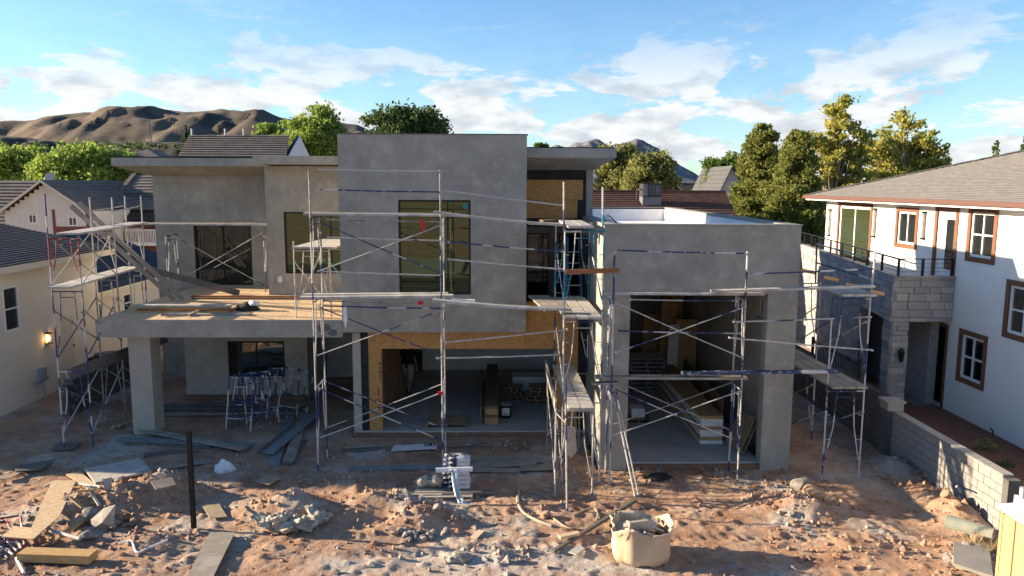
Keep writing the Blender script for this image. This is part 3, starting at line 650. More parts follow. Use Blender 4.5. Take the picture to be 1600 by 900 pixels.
# three slim wall lights
for Y0, z0, z1 in ((31.1, 4.95, 6.05), (27.35, 5.15, 6.2), (24.15, 5.3, 6.2)):
    b = MB().box(WHX-.09, WHX-.04, Y0-.045, Y0+.045, z0+.06, z1-.06).build('wall_light', 'tube_steel', W)
    MB().box(WHX-.12, WHX, Y0-.06, Y0+.06, z0, z0+.06).box(WHX-.12, WHX, Y0-.06, Y0+.06, z1-.06, z1).build('bracket', 'steel_dark', b)
# soffit, gutter and roof
EX, EZ = 12.85, 6.48
MB().box(EX, 26.6, 12.4, 32.15, 6.40, 6.46).box(EX, EX+.03, 12.4, 32.15, 6.46, 6.55).build('eave_board', 'white_paint', W)
MB().box(EX-.10, EX-.002, 12.4, 32.2, 6.47, 6.60).build('gutter', 'trim_gutter', W)
pit = .30; rX = 19.8; rz = 6.57+(rX-EX)*pit
rt = courses(MB(), (EX-.04, 12.3, 6.57), (EX-.04, 32.2, 6.57), (rX, 12.3, rz), (rX, 32.2-(rX-EX), rz), 46, .012, .006)
rt.build('roof', 'shingle_grey', W)
m = courses(MB(), (26.7, 32.2, 6.57), (EX, 32.2, 6.57), (rX, 32.2-(rX-EX), rz), (rX, 32.2-(rX-EX)-.01, rz), 46, .012, .006)
m.build('roof', 'shingle_grey', W)
m = courses(MB(), (26.7, 12.3, 6.57), (26.7, 32.2, 6.57), (rX, 12.3, rz), (rX, 32.2-(rX-EX), rz), 30, .012, .006); m.build('roof', 'shingle_grey', W)
hp0, hp1 = Vector((EX-.02, 32.2, 6.565)), Vector((rX, 32.2-(rX-EX), rz-.005))
for i in range(26):
    a, b = hp0.lerp(hp1, i/26), hp0.lerp(hp1, (i+1.15)/26)
    MB().beam(a+Vector((0, 0, .03+.012*(i % 2))), b+Vector((0, 0, .045)), .26, .035).build('hip_shingle', 'shingle_edge', W)
for px, py in ((1543, 274), ):
    p = Vector((17.6, 22.5, 6.57+(17.6-EX)*pit)); MB().tube([p-Vector((0, 0, .1)), p+Vector((0, 0, .38))], .05, 8).build('vent_pipe', 'pipe_grey', W)
    MB().box(p.x-.2, p.x+.2, p.y-.9, p.y-.6, p.z-.05, p.z+.08).build('roof_vent', 'shingle_edge', W)
# stone-faced balcony, tapering towards the back
C0, C1 = Vector((11.70, 22.3, 0)), Vector((14.1, 36.5, 0))
dirB = (C1-C0).normalized(); nB = Vector((-dirB.y, dirB.x, 0)); LB = (C1-C0).length; angB = math.atan2(dirB.y, dirB.x)
bz0, bz1 = 2.98, 4.30
Bc = MB(); Bc.prism([(11.78, 22.34, bz0), (13.49, 22.34, bz0), (13.49, 31.6, bz0), (15.6, 31.6, bz0), (15.6, 36.4, bz0), (14.16, 36.4, bz0)], (0, 0, bz1-bz0-.3)).build('balcony', 'mortar', W)
MB().prism([(11.66, 22.26, bz1), (13.49, 22.26, bz1), (13.49, 22.50, bz1), (11.98, 22.50, bz1), (14.32, 36.4, bz1), (14.05, 36.5, bz1)], (0, 0, .05)).build('balcony_cap', 'stone_b', W)
MB().box(11.74, 13.49, 22.34, 22.5, bz1-.3, bz1-.002).build('balcony', 'mortar', W)
m = MB(); a, b = C0+nB*-.06, C1+nB*-.06
m.prism([(a.x, a.y+.05, bz0), (b.x, b.y, bz0), (b.x+.12, b.y, bz0), (a.x+.2, a.y+.05, bz0)], (0, 0, bz1-bz0-.004)).build('balcony', 'mortar', W)
# pillar and rear wall carrying it
MB().box(11.74, 12.2, 22.34, 22.8, -.1, bz0).build('pillar', 'mortar', W)
q0 = C0+dirB*3.2; 
m = MB(); a, b = q0-nB*.06, C1-nB*.06
m.prism([(a.x, a.y, 0), (b.x, b.y, 0), (b.x+.2, b.y, 0), (a.x+.25, a.y, 0)], (0, 0, bz0)).build('balcony_wall', 'mortar', W)
MB().box(13.2, 13.48, 22.9, 31, .3, bz0-.01).build('porch_wall', 'stone_b', W)
def stones(par, o, u, n, L, z0, z1, seed, holes=()):
    rn = random.Random(seed); z = z0; ang = math.atan2(u.y, u.x)
    while z < z1-.03:
        h = min(rn.choice((.14, .19, .24)), z1-z); a = -rn.random()*.3
        while a < L-.01:
            w = rn.uniform(.3, .75); c, d = max(a, 0), min(a+w, L); mid = (c+d)/2
            if d-c > .04 and not any(x0 < mid < x1 and y0 < z+h/2 < y1 for x0, x1, y0, y1 in holes):
                t = rn.uniform(.055, .085); cc = o+u*mid+n*(t/2-.02)+Vector((0, 0, z+h/2))
                piece('stone', rn.choice(('stone_a', 'stone_a', 'stone_b', 'stone_c')), par, cc, (d-c-.012, t, h-.012), (0, 0, ang), bev=.04)
            a += w
        z += h
ux = Vector((1, 0, 0))
stones(W, Vector((11.70, 22.34, 0)), ux, Vector((0, -1, 0)), 1.79, bz0, bz1, 1)
stones(W, Vector((11.72, 22.34, 0)), ux, Vector((0, -1, 0)), .50, .2, bz0, 2)
dm_ = -dirB
stones(W, C1+nB*0, dm_, nB, LB, bz0, bz1, 3)
stones(W, Vector((11.74, 22.82, 0)), Vector((0, -1, 0)), Vector((-1, 0, 0)), .50, .2, bz0, 4)
stones(W, C1, dm_, nB, LB-3.2, .9, bz0, 5)
# railing along the balcony
rl = thing('balcony_railing', (11.8, 22.4, bz1), 'black metal railing with thin horizontal bars on the stone balcony', 'railing')
pts = [Vector((13.44, 22.42, 0)), Vector((11.84, 22.42, 0)), Vector((14.10, 35.9, 0))]
for zz, r in ((.50, .028), (.36, .010), (.24, .010), (.12, .010)):
    MB().tube([p+Vector((0, 0, bz1+.05+zz)) for p in pts], r, 6).build('rail' if r > .02 else 'bar', 'black_metal', rl)
for p in [pts[0]]+[pts[0].lerp(pts[1], t) for t in (.55, 1)]+[pts[1].lerp(pts[2], t) for t in (.11, .22, .33, .45, .57, .69, .8, .9, 1)]:
    MB().box(p.x-.03, p.x+.03, p.y-.03, p.y+.03, bz1+.05, bz1+.54).build('post', 'black_metal', rl)
# lantern beside the entry (unlit)
p = Vector((11.95, 22.22, 2.0)); ln = thing('wall_lantern', (p.x, p.y, 1.8), 'black unlit lantern on the stone pillar by the entry', 'lantern')
MB().tube([p+Vector((0, .06, .12)), p+Vector((0, -.04, .2)), p+Vector((0, -.1, .14))], .018, 6).build('bracket', 'black_metal', ln)
MB().tube([p+Vector((0, -.1, z)) for z in (-.2, -.15, .08, .12, .2)], [.02, .07, .085, .1, .02], 8).build('lamp_body', 'glass_dark', ln)
MB().tube([p+Vector((0, -.1, z)) for z in (.09, .12, .22)], [.1, .11, .015], 8).build('cap', 'black_metal', ln)
# path beside it
MB().box(10.36, 13.49, 10, 22.29, -.2, .30).build('path', 'path_red', kind='structure')
MB().box(12.25, 13.49, 22.3, 28, -.2, .296).build('path', 'path_red', kind='structure')
MB().box(12.75, 13.35, 22.55, 23.55, .304, .32).build('door_mat', 'plank_dark', label='dark doormat in front of the entry of the white house', cat='doormat')
def shrub(p, h, r, n, m_, label, name='shrub'):
    t = thing(name, p, label, 'plant'); V = []; F = []
    for i in range(n):
        a = random.random()*6.28; rr = r*math.sqrt(random.random()); c = Vector(p)+Vector((math.cos(a)*rr, math.sin(a)*rr, h*random.random()*(1-.5*rr/r)))
        d1 = Vector((random.gauss(0, 1), random.gauss(0, 1), random.gauss(0, 1))).normalized()*.035; d2 = d1.orthogonal().normalized()*.02
        k = len(V); V += [c-d1, c+d2, c+d1, c-d2]; F.append((k, k+1, k+2, k+3))
    MB().add(V, F).build('foliage', m_, t, recalc=False)
    m = MB()
    for i in range(7):
        a = i*.9; m.tube([p, Vector(p)+Vector((math.cos(a)*r*.6, math.sin(a)*r*.6, h*.8))], .008, 4)
    m.build('stem', 'bark', t)
p = atZ(1540, 703, .3); shrub(p, .35, .28, 260, 'leaf_olive', 'small pale green plant growing beside the brown path')
p = atZ(1572, 728, .3); shrub(p, .14, .2, 120, 'leaf_dark', 'low dark plant on the path behind the block wall end')
p = Vector((13.40, atX(1552, 670, 13.4).y, .3)); MB().tube([p, p+Vector((0, 0, .12)), p+Vector((-.08, 0, .2))], .02, 6).build('path_light', 'black_metal', label='small black path light at the foot of the white wall', cat='path light')

# ------------------------------------------------------------------ concrete block walls on the boundary
B = thing('block_wall', (10.25, 17, 0), 'grey concrete block boundary wall, lit at its near end', 'wall')
MB().box(10.18, 10.33, 14.62, 19.0, -.3, 1.19).build('core', 'cmu_joint', B)
for r in range(7):
    y = 14.62-(.2 if r % 2 else 0)
    while y < 19.0:
        a, b = max(y, 14.62), min(y+.4, 19.0)
        if b-a > .05:
            piece('block', 'cmu', B, ((10.155+10.35)/2+random.uniform(-.003, .003), (a+b)/2, -.1+r*.185+.0925), (b-a-.01, .2, .175), (0, 0, -math.pi/2), bev=.03)
        y += .4
y = 14.62
while y < 19.0:
    b = min(y+.6, 19.0); piece('cap_block', 'cmu', B, (10.25, (y+b)/2, 1.225), (b-y-.008, .23, .055), (0, 0, -math.pi/2), bev=.02); y += .6
MB().box(10.14, 10.40, 14.44, 14.615, -.3, 1.19).build('end_post', 'cmu_shaded', B)
B2 = thing('block_wall', (10.25, 23, 0), 'taller shaded block wall running back beside the garage', 'wall')
MB().box(10.2, 10.38, 19.42, 29, -.3, 1.50).build('core', 'cmu_shaded', B2)
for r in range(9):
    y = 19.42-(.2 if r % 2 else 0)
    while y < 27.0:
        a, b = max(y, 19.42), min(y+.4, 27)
        if b-a > .05: piece('block', 'cmu_shaded', B2, (10.275, (a+b)/2, -.16+r*.185+.0925), (b-a-.01, .2, .175), (0, 0, -math.pi/2), bev=.03)
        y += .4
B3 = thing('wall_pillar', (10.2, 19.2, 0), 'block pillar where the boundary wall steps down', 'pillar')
for r in range(8): piece('block', 'cmu_shaded' if r < 7 else 'cmu', B3, (10.22, 19.21, -.16+r*.2+.1), (.42, .42, .19), (0, 0, -math.pi/2), bev=.03)  # lower blocks in the painted shade tone, top one in plain cmu
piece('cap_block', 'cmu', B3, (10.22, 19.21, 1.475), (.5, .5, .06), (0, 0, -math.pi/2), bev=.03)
g = thing('iron_fence', (10.9, 24, .3), 'black iron fence of close upright pickets beyond the block wall', 'fence')
m = MB()
for i in range(26): y = 22.6+i*.13; m.box(10.89, 10.91, y-.01, y+.01, .32, 1.72)
m.build('pickets', 'black_metal', g); tag(bpy.data.objects[g.children[0].name] if g.children else m, kind=None)
for z in (.45, 1.62): MB().box(10.885, 10.915, 22.5, 25.95, z, z+.035).build('rail', 'black_metal', g)
for y in (22.5, 25.97): MB().box(10.86, 10.94, y-.03, y+.03, .3, 1.8).build('post', 'black_metal', g)
g = thing('wire_gate', (10.9, 14.5, .1), 'dark wire mesh gate at the near end of the block wall', 'gate')
m = MB()
for i in range(9): m.box(10.42+i*.1, 10.428+i*.1, 14.50, 14.508, .3, 1.15)
for i in range(9): m.box(10.42, 11.3, 14.50, 14.506, .32+i*.1, .327+i*.1)
m.build('mesh_panel', 'tube_steel', g); MB().tube([(10.42, 14.5, .25), (10.42, 14.5, 1.2), (11.3, 14.5, 1.2), (11.3, 14.5, .25), (10.42, 14.5, .25)], .02, 6).build('gate_frame', 'black_metal', g)
# near-left boundary wall in the shade
B4 = thing('block_wall', (-12.6, 23, 0), 'low dark block wall in the shaded left side yard', 'wall')
MB().box(-12.86, -12.68, 22.4, 27.2, -.2, 1.24).build('core', 'cmu_shaded', B4)
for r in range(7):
    for i in range(12): piece('block', 'cmu_shaded', B4, (-12.66, 22.6+i*.4+(.2 if r % 2 else 0)-.1, -.05+r*.185+.0925), (.39, .2, .175), (0, 0, math.pi/2), bev=.03)
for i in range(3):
    piece('block', 'cmu_shaded', B4, (-12.77, 22.30, .1+i*.4), (.2, .2, .385), None, bev=.03)

# ------------------------------------------------------------------ cream house on the left
LX = -14.66
Ln = thing('cream_house', (-17, 24, .2), 'cream stucco house with dark blue shingle roof on the left', 'house')
OL = (LX, 20.2, 0); UYp, NXp = (0, 1, 0), (1, 0, 0)
MB().wall(OL, UYp, NXp, .3, 7.9, 0, 4.45, [(22.70-20.2, 23.45-20.2, 2.56, 3.92)]).build('wall', 'cream_stucco', Ln)
MB().box(-24, LX-.3, 20.2, 20.4, 0, 4.45).box(-24, LX-.3, 27.9, 28.1, 0, 4.45).build('wall', 'cream_stucco', Ln)
window(Ln, OL, UYp, NXp, 22.70-20.2, 23.45-20.2, 2.56, 3.92, ('white_paint', .06), 'glass_grey', [('h', .5)], None, .02)
d = MB().box(LX-.05, LX+.02, 25.40, 26.25, .1, 2.48).build('door', 'cream_trim', Ln)
for z in (.5, 1.4, 2.2): MB().box(LX+.02, LX+.03, 26.18, 26.26, z, z+.1).build('hinge', 'black_metal', d)
# gable roof, unseen ridge along Y set low so sun reaches the balcony
rzL, rXL = 5.52, -18.3; e = (-14.15, 4.62)
courses(MB(), (e[0], 19.85, e[1]), (e[0], 28.5, e[1]), (rXL, 19.85, rzL), (rXL, 28.5, rzL), 22, .02, .008).build('roof', 'shingle_blue', Ln)
courses(MB(), (-22.4, 19.85, e[1]), (-22.4, 28.5, e[1]), (rXL, 19.85, rzL), (rXL, 28.5, rzL), 12, .02, .008).build('roof', 'shingle_blue', Ln)
MB().box(e[0]-.04, e[0], 19.85, 28.5, e[1]-.22, e[1]-.02).build('fascia', 'cream_trim', Ln)
MB().prism([(e[0]-.05, 28.46, e[1]-.2), (rXL, 28.46, rzL-.2), (rXL, 28.46, rzL-.01), (e[0]-.05, 28.46, e[1]-.01)], (0, .04, 0)).build('fascia', 'cream_trim', Ln)
MB().box(-22, e[0]-.05, 19.95, 28.4, e[1]-.16, e[1]-.12).build('soffit', 'cream_trim', Ln)
# rear wing
LX2 = -15.3; OW = (LX2, 28.1, 0)
hw = [(atX(148, 500, LX2).y, atX(161, 500, LX2).y), (atX(193, 480, LX2).y, atX(206, 480, LX2).y)]
wz = [(1.05, 2.45), (1.7, 2.5)]
MB().wall(OW, UYp, NXp, .3, 9, 0, 2.95, [(a-28.1, b-28.1, z0, z1) for (a, b), (z0, z1) in zip(hw, wz)]).build('wall', 'cream_stucco', Ln)
for (a, b), (z0, z1) in zip(hw, wz): window(Ln, OW, UYp, NXp, a-28.1, b-28.1, z0, z1, ('white_paint', .07), 'glass_dark', [('h', .5)], None, .02)
courses(MB(), (-14.85, 28.0, 2.95), (-14.85, 37.5, 2.95), (-19.4, 28.0, 4.7), (-19.4, 37.5, 4.7), 20, .02, .008).build('roof', 'shingle_blue', Ln)
MB().box(-14.9, -14.85, 28.1, 37.5, 2.74, 2.93).build('fascia', 'cream_trim', Ln)
# things on that wall
p = atX(77, 528, LX+.1); lt = thing('wall_lantern', (LX+.1, p.y, p.z-.2), 'lit black wall lantern on the cream house', 'lantern')
MB().box(LX, LX+.16, p.y-.09, p.y+.09, p.z+.14, p.z+.18).box(LX, LX+.16, p.y-.09, p.y+.09, p.z-.2, p.z-.17).build('lamp_frame', 'black_metal', lt)
for a, b in ((.01, -.085), (.01, .07), (.14, -.085), (.14, .07)): MB().box(LX+a, LX+a+.015, p.y+b, p.y+b+.015, p.z-.17, p.z+.14).build('bar', 'black_metal', lt)
MB().tube([(LX+.08, p.y, p.z+q) for q in (-.1, -.03, .05, .09)], [.02, .045, .03, .01], 8).build('bulb', 'lamp_glow', lt)
p = atX(68, 588, LX+.1); t = thing('utility_meter', (LX+.08, p.y, .2), 'grey electric meter box and pipe on the cream wall', 'meter box')
MB().box(LX+.01, LX+.14, p.y-.14, p.y+.14, p.z-.1, p.z+.28).build('box', 'pipe_grey', t)
MB().tube([(LX+.08, p.y+.03, p.z-.1), (LX+.08, p.y+.03, .1)], .03, 8).build('pipe', 'tube_pale', t)
MB().tube([(LX+.07, p.y+.3, p.z-.12), (LX+.07, p.y-.35, p.z-.12)], .045, 8).build('valve', 'pipe_grey', t)
# condenser in the left side yard
p = Vector((-13.5, 26.2, .15)); t = thing('air_conditioner', p, 'dark round-topped air conditioner unit in the left side yard', 'air conditioner')
MB().box(p.x-.45, p.x+.45, p.y-.45, p.y+.45, p.z, p.z+.95).build('cabinet', 'ac_dark', t)
MB().tube([(p.x, p.y, p.z+.95), (p.x, p.y, p.z+1.02)], .42, 20).build('fan_guard', 'black_metal', t)

# ------------------------------------------------------------------ houses further back
def siding(m, x0, x1, y, z0, z1, h=.18, clip=None):
    z = z0
    while z < z1-1e-3:
        b = min(z+h, z1)
        xa, xb = (x0, x1) if clip is None else clip(z+(b-z)*.5)
        if xb-xa > .05: m.hexa([(xa, y-.03, z), (xb, y-.03, z), (xb, y+.02, z), (xa, y+.02, z)], [(xa, y-.008, b), (xb, y-.008, b), (xb, y+.02, b), (xa, y+.02, b)])
        z += h
    return m
G = thing('gable_house', (-27, 46, 0), 'cream sided house with brick base and brown tile gable roof at far left', 'house')
ga, ge = atY(70, 283, 45), atY(133, 324, 45); gl = ga.x-(ge.x-ga.x)*1.25; gzL = ga.z-(ga.z-ge.z)*1.25
MB().box(gl+.3, ge.x+.35, 45.05, 54, 0, ge.z-.25).build('wall', 'siding_cream', G)
sl_ = (ga.z-ge.z)/(ge.x-ga.x)
cl = lambda z: (max(gl+.3, ga.x-(ga.z-.15-z)/sl_), min(ge.x+.3, ga.x+(ga.z-.15-z)/sl_))
siding(MB(), 0, 0, 45.0, 2.6, ga.z-.2, .2, cl).build('siding', 'siding_cream', G)
MB().box(ga.x+.35, ge.x+1.3, 44.94, 45.04, 0, atY(100, 354, 45).z).build('brick_base', 'brick_red', G)
MB().box(*sorted((atY(82, 330, 45).x, atY(86, 330, 45).x)), 44.93, 45.03, 0, atY(84, 327, 45).z).build('brick_pier', 'brick_red', G)
MB().box(ge.x+.02, ge.x+.35, 44.95, 45.06, 0, ge.z-.3).build('brick_pier', 'brick_red', G)
for x0, x1, y0, y1 in ((45, 59, 335, 349), (107, 122, 339, 353)):
    a, b = atY(x0, y0, 45), atY(x1, y1, 45); window(G, (0, 44.95, 0), UX, NY, a.x, b.x, b.z, a.z, ('white_paint', .05), 'glass_grey', [('v', .5)], None, .0)
m = courses(MB(), (ge.x+.25, 44.6, ge.z-.15), (ge.x+.25, 56, ge.z-.15), (ga.x, 44.6, ga.z+.05), (ga.x, 56, ga.z+.05), 9, .05, .02)
courses(m, (gl, 44.6, gzL), (gl, 56, gzL), (ga.x, 44.6, ga.z+.05), (ga.x, 56, ga.z+.05), 11, .05, .02); m.build('roof', 'tile_brown', G)
MB().prism([(ge.x+.28, 44.58, ge.z-.28), (ga.x, 44.58, ga.z-.06), (ga.x, 44.58, ga.z+.06), (ge.x+.28, 44.58, ge.z-.13)], (0, -.06, 0)).build('barge_board', 'cream_trim', G)
MB().prism([(gl, 44.58, gzL-.18), (ga.x, 44.58, ga.z-.06), (ga.x, 44.58, ga.z+.06), (gl, 44.58, gzL-.02)], (0, -.06, 0)).build('barge_board', 'cream_trim', G)
courses(MB(), (-50, 46.2, 4.3), (ga.x-.3, 46.2, 4.3), (-50, 50.4, 7.12), (ga.x-.1, 50.4, 7.12), 14, .06, .02).build('roof', 'tile_brown', G)
MB().box(-50, gl, 46.8, 54, 0, 4.5).build('wall', 'siding_cream', G)
courses(MB(), (ge.x, 48.5, 4.4), (ge.x+5, 48.5, 4.4), (ge.x-1, 51.5, 6.3), (ge.x+2.2, 51.5, 6.3), 8, .06, .02).build('roof', 'shingle_dark', G)
MB().box(ge.x+.3, ge.x+4.5, 48.9, 54, 0, 4.4).build('wall', 'brick_red', G)
p = atY(80, 277, 46); t = thing('satellite_dish', (p.x, p.y, p.z-.5), 'grey satellite dish on the ridge of the gable house', 'satellite dish')
m = MB(); n = 14
for i in range(4):
    for k in range(n): a = 2*math.pi*k/n; rr = .30*i/3; m.v.append((p.x+math.cos(a)*rr, p.y-.14+.3*(rr)**2, p.z+math.sin(a)*rr))
for i in range(3):
    for k in range(n): m.f.append((i*n+k, i*n+(k+1) % n, (i+1)*n+(k+1) % n, (i+1)*n+k))
m.build('dish', 'pipe_grey', t); MB().tube([(p.x, p.y-.1, p.z), (p.x, p.y+.1, p.z-.3), (p.x, p.y+.1, p.z-.75)], .03, 6).build('mast', 'pipe_grey', t)

D2 = thing('sided_house', (-22, 52, 0), 'white sided house with balcony and tile roof behind the cream house', 'house')
q0, q1 = atY(176, 326, 50), atY(262, 326, 50)
siding(MB(), q0.x+.3, q1.x, 50.0, 0, q0.z, .22).build('siding', 'vinyl_white', D2)
MB().box(q0.x+.3, q1.x, 50.03, 58, 0, q0.z).build('wall', 'vinyl_white', D2)
a, b = atY(197, 333, 50), atY(214, 350, 50); window(D2, (0, 49.97, 0), UX, NY, a.x, b.x, b.z, a.z, ('white_paint', .1), 'glass_grey', [('v', .5)], None, 0)
tp = atY(210, 274, 54)
courses(MB(), (q0.x-.2, 49.6, q0.z-.05), (q1.x+4, 49.6, q0.z-.05), (tp.x, 54, tp.z), (q1.x+4, 54, tp.z), 11, .06, .02).build('roof', 'tile_brown', D2)
MB().beam((q0.x-.2, 49.6, q0.z+.05), (tp.x, 54, tp.z+.1), .3, .1).build('hip_tiles', 'tile_brown', D2)
courses(MB(), (q0.x-.2, 58.4, q0.z-.05), (q0.x-.2, 49.6, q0.z-.05), (tp.x, 54.1, tp.z), (tp.x, 54, tp.z), 11, .06, .02).build('roof', 'tile_brown', D2)
z = atY(215, 378, 49).z; bal = MB().box(atY(194, 378, 49).x, atY(250, 378, 49).x, 48.4, 50, z-.2, z).build('balcony', 'white_paint', D2)
m = MB(); xa, xb = atY(196, 365, 48.5).x, atY(250, 365, 48.5).x
for i in range(22): x = xa+(xb-xa)*i/21; m.box(x-.02, x+.02, 48.48, 48.52, z, z+.75)
m.box(xa, xb, 48.46, 48.54, z+.75, z+.82); m.build('railing', 'white_paint', bal)
a = MB().box(atY(209, 360, 49.6).x, atY(226, 360, 49.6).x, 49.5, 49.9, z, z+.55).build('bench', 'steel_dark', D2)

D3 = thing('tiled_house', (-15, 44, 0), 'house with long grey tile roof and white gable behind the balcony', 'house')
r0, r1 = atY(297, 211, 44), atY(452, 212, 44); e0, e1 = atY(276, 249, 41), atY(447, 249, 41)
courses(MB(), (e0.x, 41, e0.z), (e1.x, 41, e0.z), (r0.x, 44, r0.z), (r1.x, 44, r0.z), 11, .06, .02).build('roof', 'tile_brown', D3)
courses(MB(), (e0.x, 47, e0.z), (e0.x, 41, e0.z), (r0.x, 44.1, r0.z), (r0.x, 44, r0.z), 11, .06, .02).build('roof', 'tile_brown', D3)
MB().prism([(e1.x-.05, 41.1, e0.z), (e1.x-.05, 44, r0.z-.05), (e1.x-.05, 46.9, e0.z)], (.05, 0, 0)).build('gable', 'vinyl_white', D3)
MB().box(e0.x+.5, e1.x-.06, 41.4, 46.6, 0, e0.z).build('wall', 'vinyl_white', D3)
rt_ = atY(466, 243, 46)
courses(MB(), (rt_.x+.2, 47, e0.z-.2), (rt_.x+.2, 41, e0.z-.2), (e1.x-.1, 44.1, r0.z+.02), (e1.x-.1, 44, r0.z+.02), 4, .05, .02).build('roof', 'tile_brown', D3)
for px in (300, 352, 381):
    p = atY(px, 209, 44); MB().tube([(p.x, 44, r0.z-.1), (p.x, 44, r0.z+.35)], .06, 6).build('vent_pipe', 'pipe_grey', D3)
D3b = thing('hip_roof_house', (-27, 60, 0), 'small brown hip roof peeking over the left eave', 'house')
p = atY(231, 233, 60); m = MB(); w_ = 2.4
m.add([(p.x-w_, 58, p.z-1.1), (p.x+w_, 58, p.z-1.1), (p.x+w_, 63, p.z-1.1), (p.x-w_, 63, p.z-1.1), (p.x, 60, p.z), (p.x, 61, p.z)], [(0, 1, 4), (1, 2, 5, 4), (2, 3, 5), (3, 0, 4, 5)]).build('roof', 'tile_brown', D3b)
MB().box(p.x-w_+.4, p.x+w_-.4, 58.4, 62.6, 0, p.z-1.05).build('wall', 'plank_dark', D3b)
D4 = thing('red_tile_house', (9, 40, 0), 'house with reddish brown tile roof behind the garage', 'house')
r0, r1 = atY(905, 301, 40), atY(1133, 300, 40); e0, e1 = atY(905, 338, 35.5), atY(1152, 338, 35.5)
courses(MB(), (e0.x-6, 35.5, e0.z), (e1.x, 35.5, e0.z), (r0.x-6, 40, r0.z), (r1.x, 40, r0.z), 11, .07, .02).build('roof', 'tile_red', D4)
courses(MB(), (e1.x, 35.5, e0.z), (e1.x, 44.5, e0.z), (r1.x, 40, r0.z), (r1.x, 40.1, r0.z), 11, .07, .02).build('roof', 'tile_red', D4)
courses(MB(), (e1.x, 44.5, e0.z), (e0.x-6, 44.5, e0.z), (r1.x, 40, r0.z), (r0.x-6, 40, r0.z), 11, .07, .02).build('roof', 'tile_red', D4)
nr = 30
for i in range(nr): x = r0.x-6+(r1.x-r0.x+6)*(i+.5)/nr; piece('ridge_tile', 'tile_red', D4, (x, 40, r0.z+.08), ((r1.x-r0.x+6)/nr-.02, .3, .12), None)
MB().box(e0.x-5.6, e1.x-.4, 35.9, 44.1, 0, e0.z).build('wall', 'vinyl_white', D4)
p = atY(1021, 315, 37.6); rz_ = e0.z+(r0.z-e0.z)*(37.6-35.5)/4.5; t = thing('rooftop_air_conditioner', (p.x, 37.6, rz_), 'dark rooftop air conditioner on the reddish tile roof', 'air conditioner')
a, b = atY(1004, 318, 37.3), atY(1034, 287, 37.3)
MB().box(a.x, b.x, 37.3, 38.2, rz_-.3, a.z+.32).build('base', 'ac_metal', t)
c = MB().box(a.x, b.x, 37.25, 38.25, a.z+.33, b.z).build('cabinet', 'ac_dark', t)
for i in range(9): MB().box(a.x+.28+i*.07, a.x+.31+i*.07, 37.225, 37.25, a.z+.4, b.z-.05).build('louvre', 'ac_metal', c)
MB().box(a.x+.02, a.x+.22, 37.22, 37.25, a.z+.36, b.z-.03).build('panel', 'ac_metal', c)
MB().box(b.x-.22, b.x-.16, 37.22, 37.25, a.z+.5, b.z-.1).build('panel', 'ac_metal', c)
MB().tube([(a.x, 37.5, b.z-.3), (a.x-.25, 37.4, b.z-.2), (a.x-.3, 37.3, rz_+.2), (a.x-.1, 37.3, rz_)], .03, 6).build('conduit', 'black_metal', t)
D5 = thing('dark_roof_house', (17, 70, 0), 'small far house with dark grey roof right of the olive trees', 'house')
a, b = atY(1052, 303, 70), atY(1140, 286, 70)
courses(MB(), (a.x-.5, 69, a.z), (b.x, 69, a.z), (a.x+.8, 73, b.z), (b.x, 73, b.z), 8, .06, .02).build('roof', 'shingle_dark', D5)
MB().box(a.x, b.x-.2, 69.4, 76, 0, a.z).build('wall', 'cream_stucco', D5)
MB().prism([(a.x-.4, 69.3, a.z-1.2), (a.x+1.3, 69.3, a.z-1.2), (a.x+1.3, 69.3, a.z-.1), (a.x+.4, 69.3, a.z+.6), (a.x-.4, 69.3, a.z-.1)], (0, .3, 0)).build('gable', 'cream_stucco', D5)
D6 = thing('pale_gable_house', (17, 58, 0), 'pale gabled house half hidden behind the pine', 'house')
ap, el, er = atY(1143, 259, 58), atY(1122, 300, 58), atY(1166, 300, 58)
MB().prism([(el.x+.1, 58, 0), (er.x, 58, 0), (er.x, 58, el.z), (ap.x, 58, ap.z-.12), (el.x+.1, 58, el.z)], (0, 8, 0)).build('wall', 'vinyl_white', D6)
m = courses(MB(), (el.x, 57.6, el.z-.05), (el.x, 66, el.z-.05), (ap.x, 57.6, ap.z), (ap.x, 66, ap.z), 6, .05, .02); courses(m, (er.x, 57.6, el.z-.05), (er.x, 66, el.z-.05), (ap.x, 57.6, ap.z), (ap.x, 66, ap.z), 6, .05, .02); m.build('roof', 'shingle_edge', D6)

# ------------------------------------------------------------------ trees
def leaf_mesh(name, C, size, material, parent, flat=0.0, long=1.6):
    n = len(C); d = rng.normal(size=(n, 3)); d[:, 2] *= (1-flat); d /= np.linalg.norm(d, axis=1)[:, None]
    e = rng.normal(size=(n, 3)); e -= (e*d).sum(1)[:, None]*d; e /= np.linalg.norm(e, axis=1)[:, None]
    s = size*rng.uniform(.6, 1.35, n)[:, None]
    V = np.stack([C-d*s*long*.5, C+e*s*.45, C+d*s*long*.5, C-e*s*.45], 1).reshape(-1, 3)
    me = bpy.data.meshes.new(name); me.vertices.add(4*n); me.vertices.foreach_set('co', V.ravel())
    me.loops.add(4*n); me.loops.foreach_set('vertex_index', np.arange(4*n, dtype=np.int32)); me.polygons.add(n)
    me.polygons.foreach_set('loop_start', np.arange(0, 4*n, 4, dtype=np.int32)); me.update(); me.validate()
    me.materials.append(M[material]); o = bpy.data.objects.new(name, me); col.objects.link(o); adopt(o, parent); return o
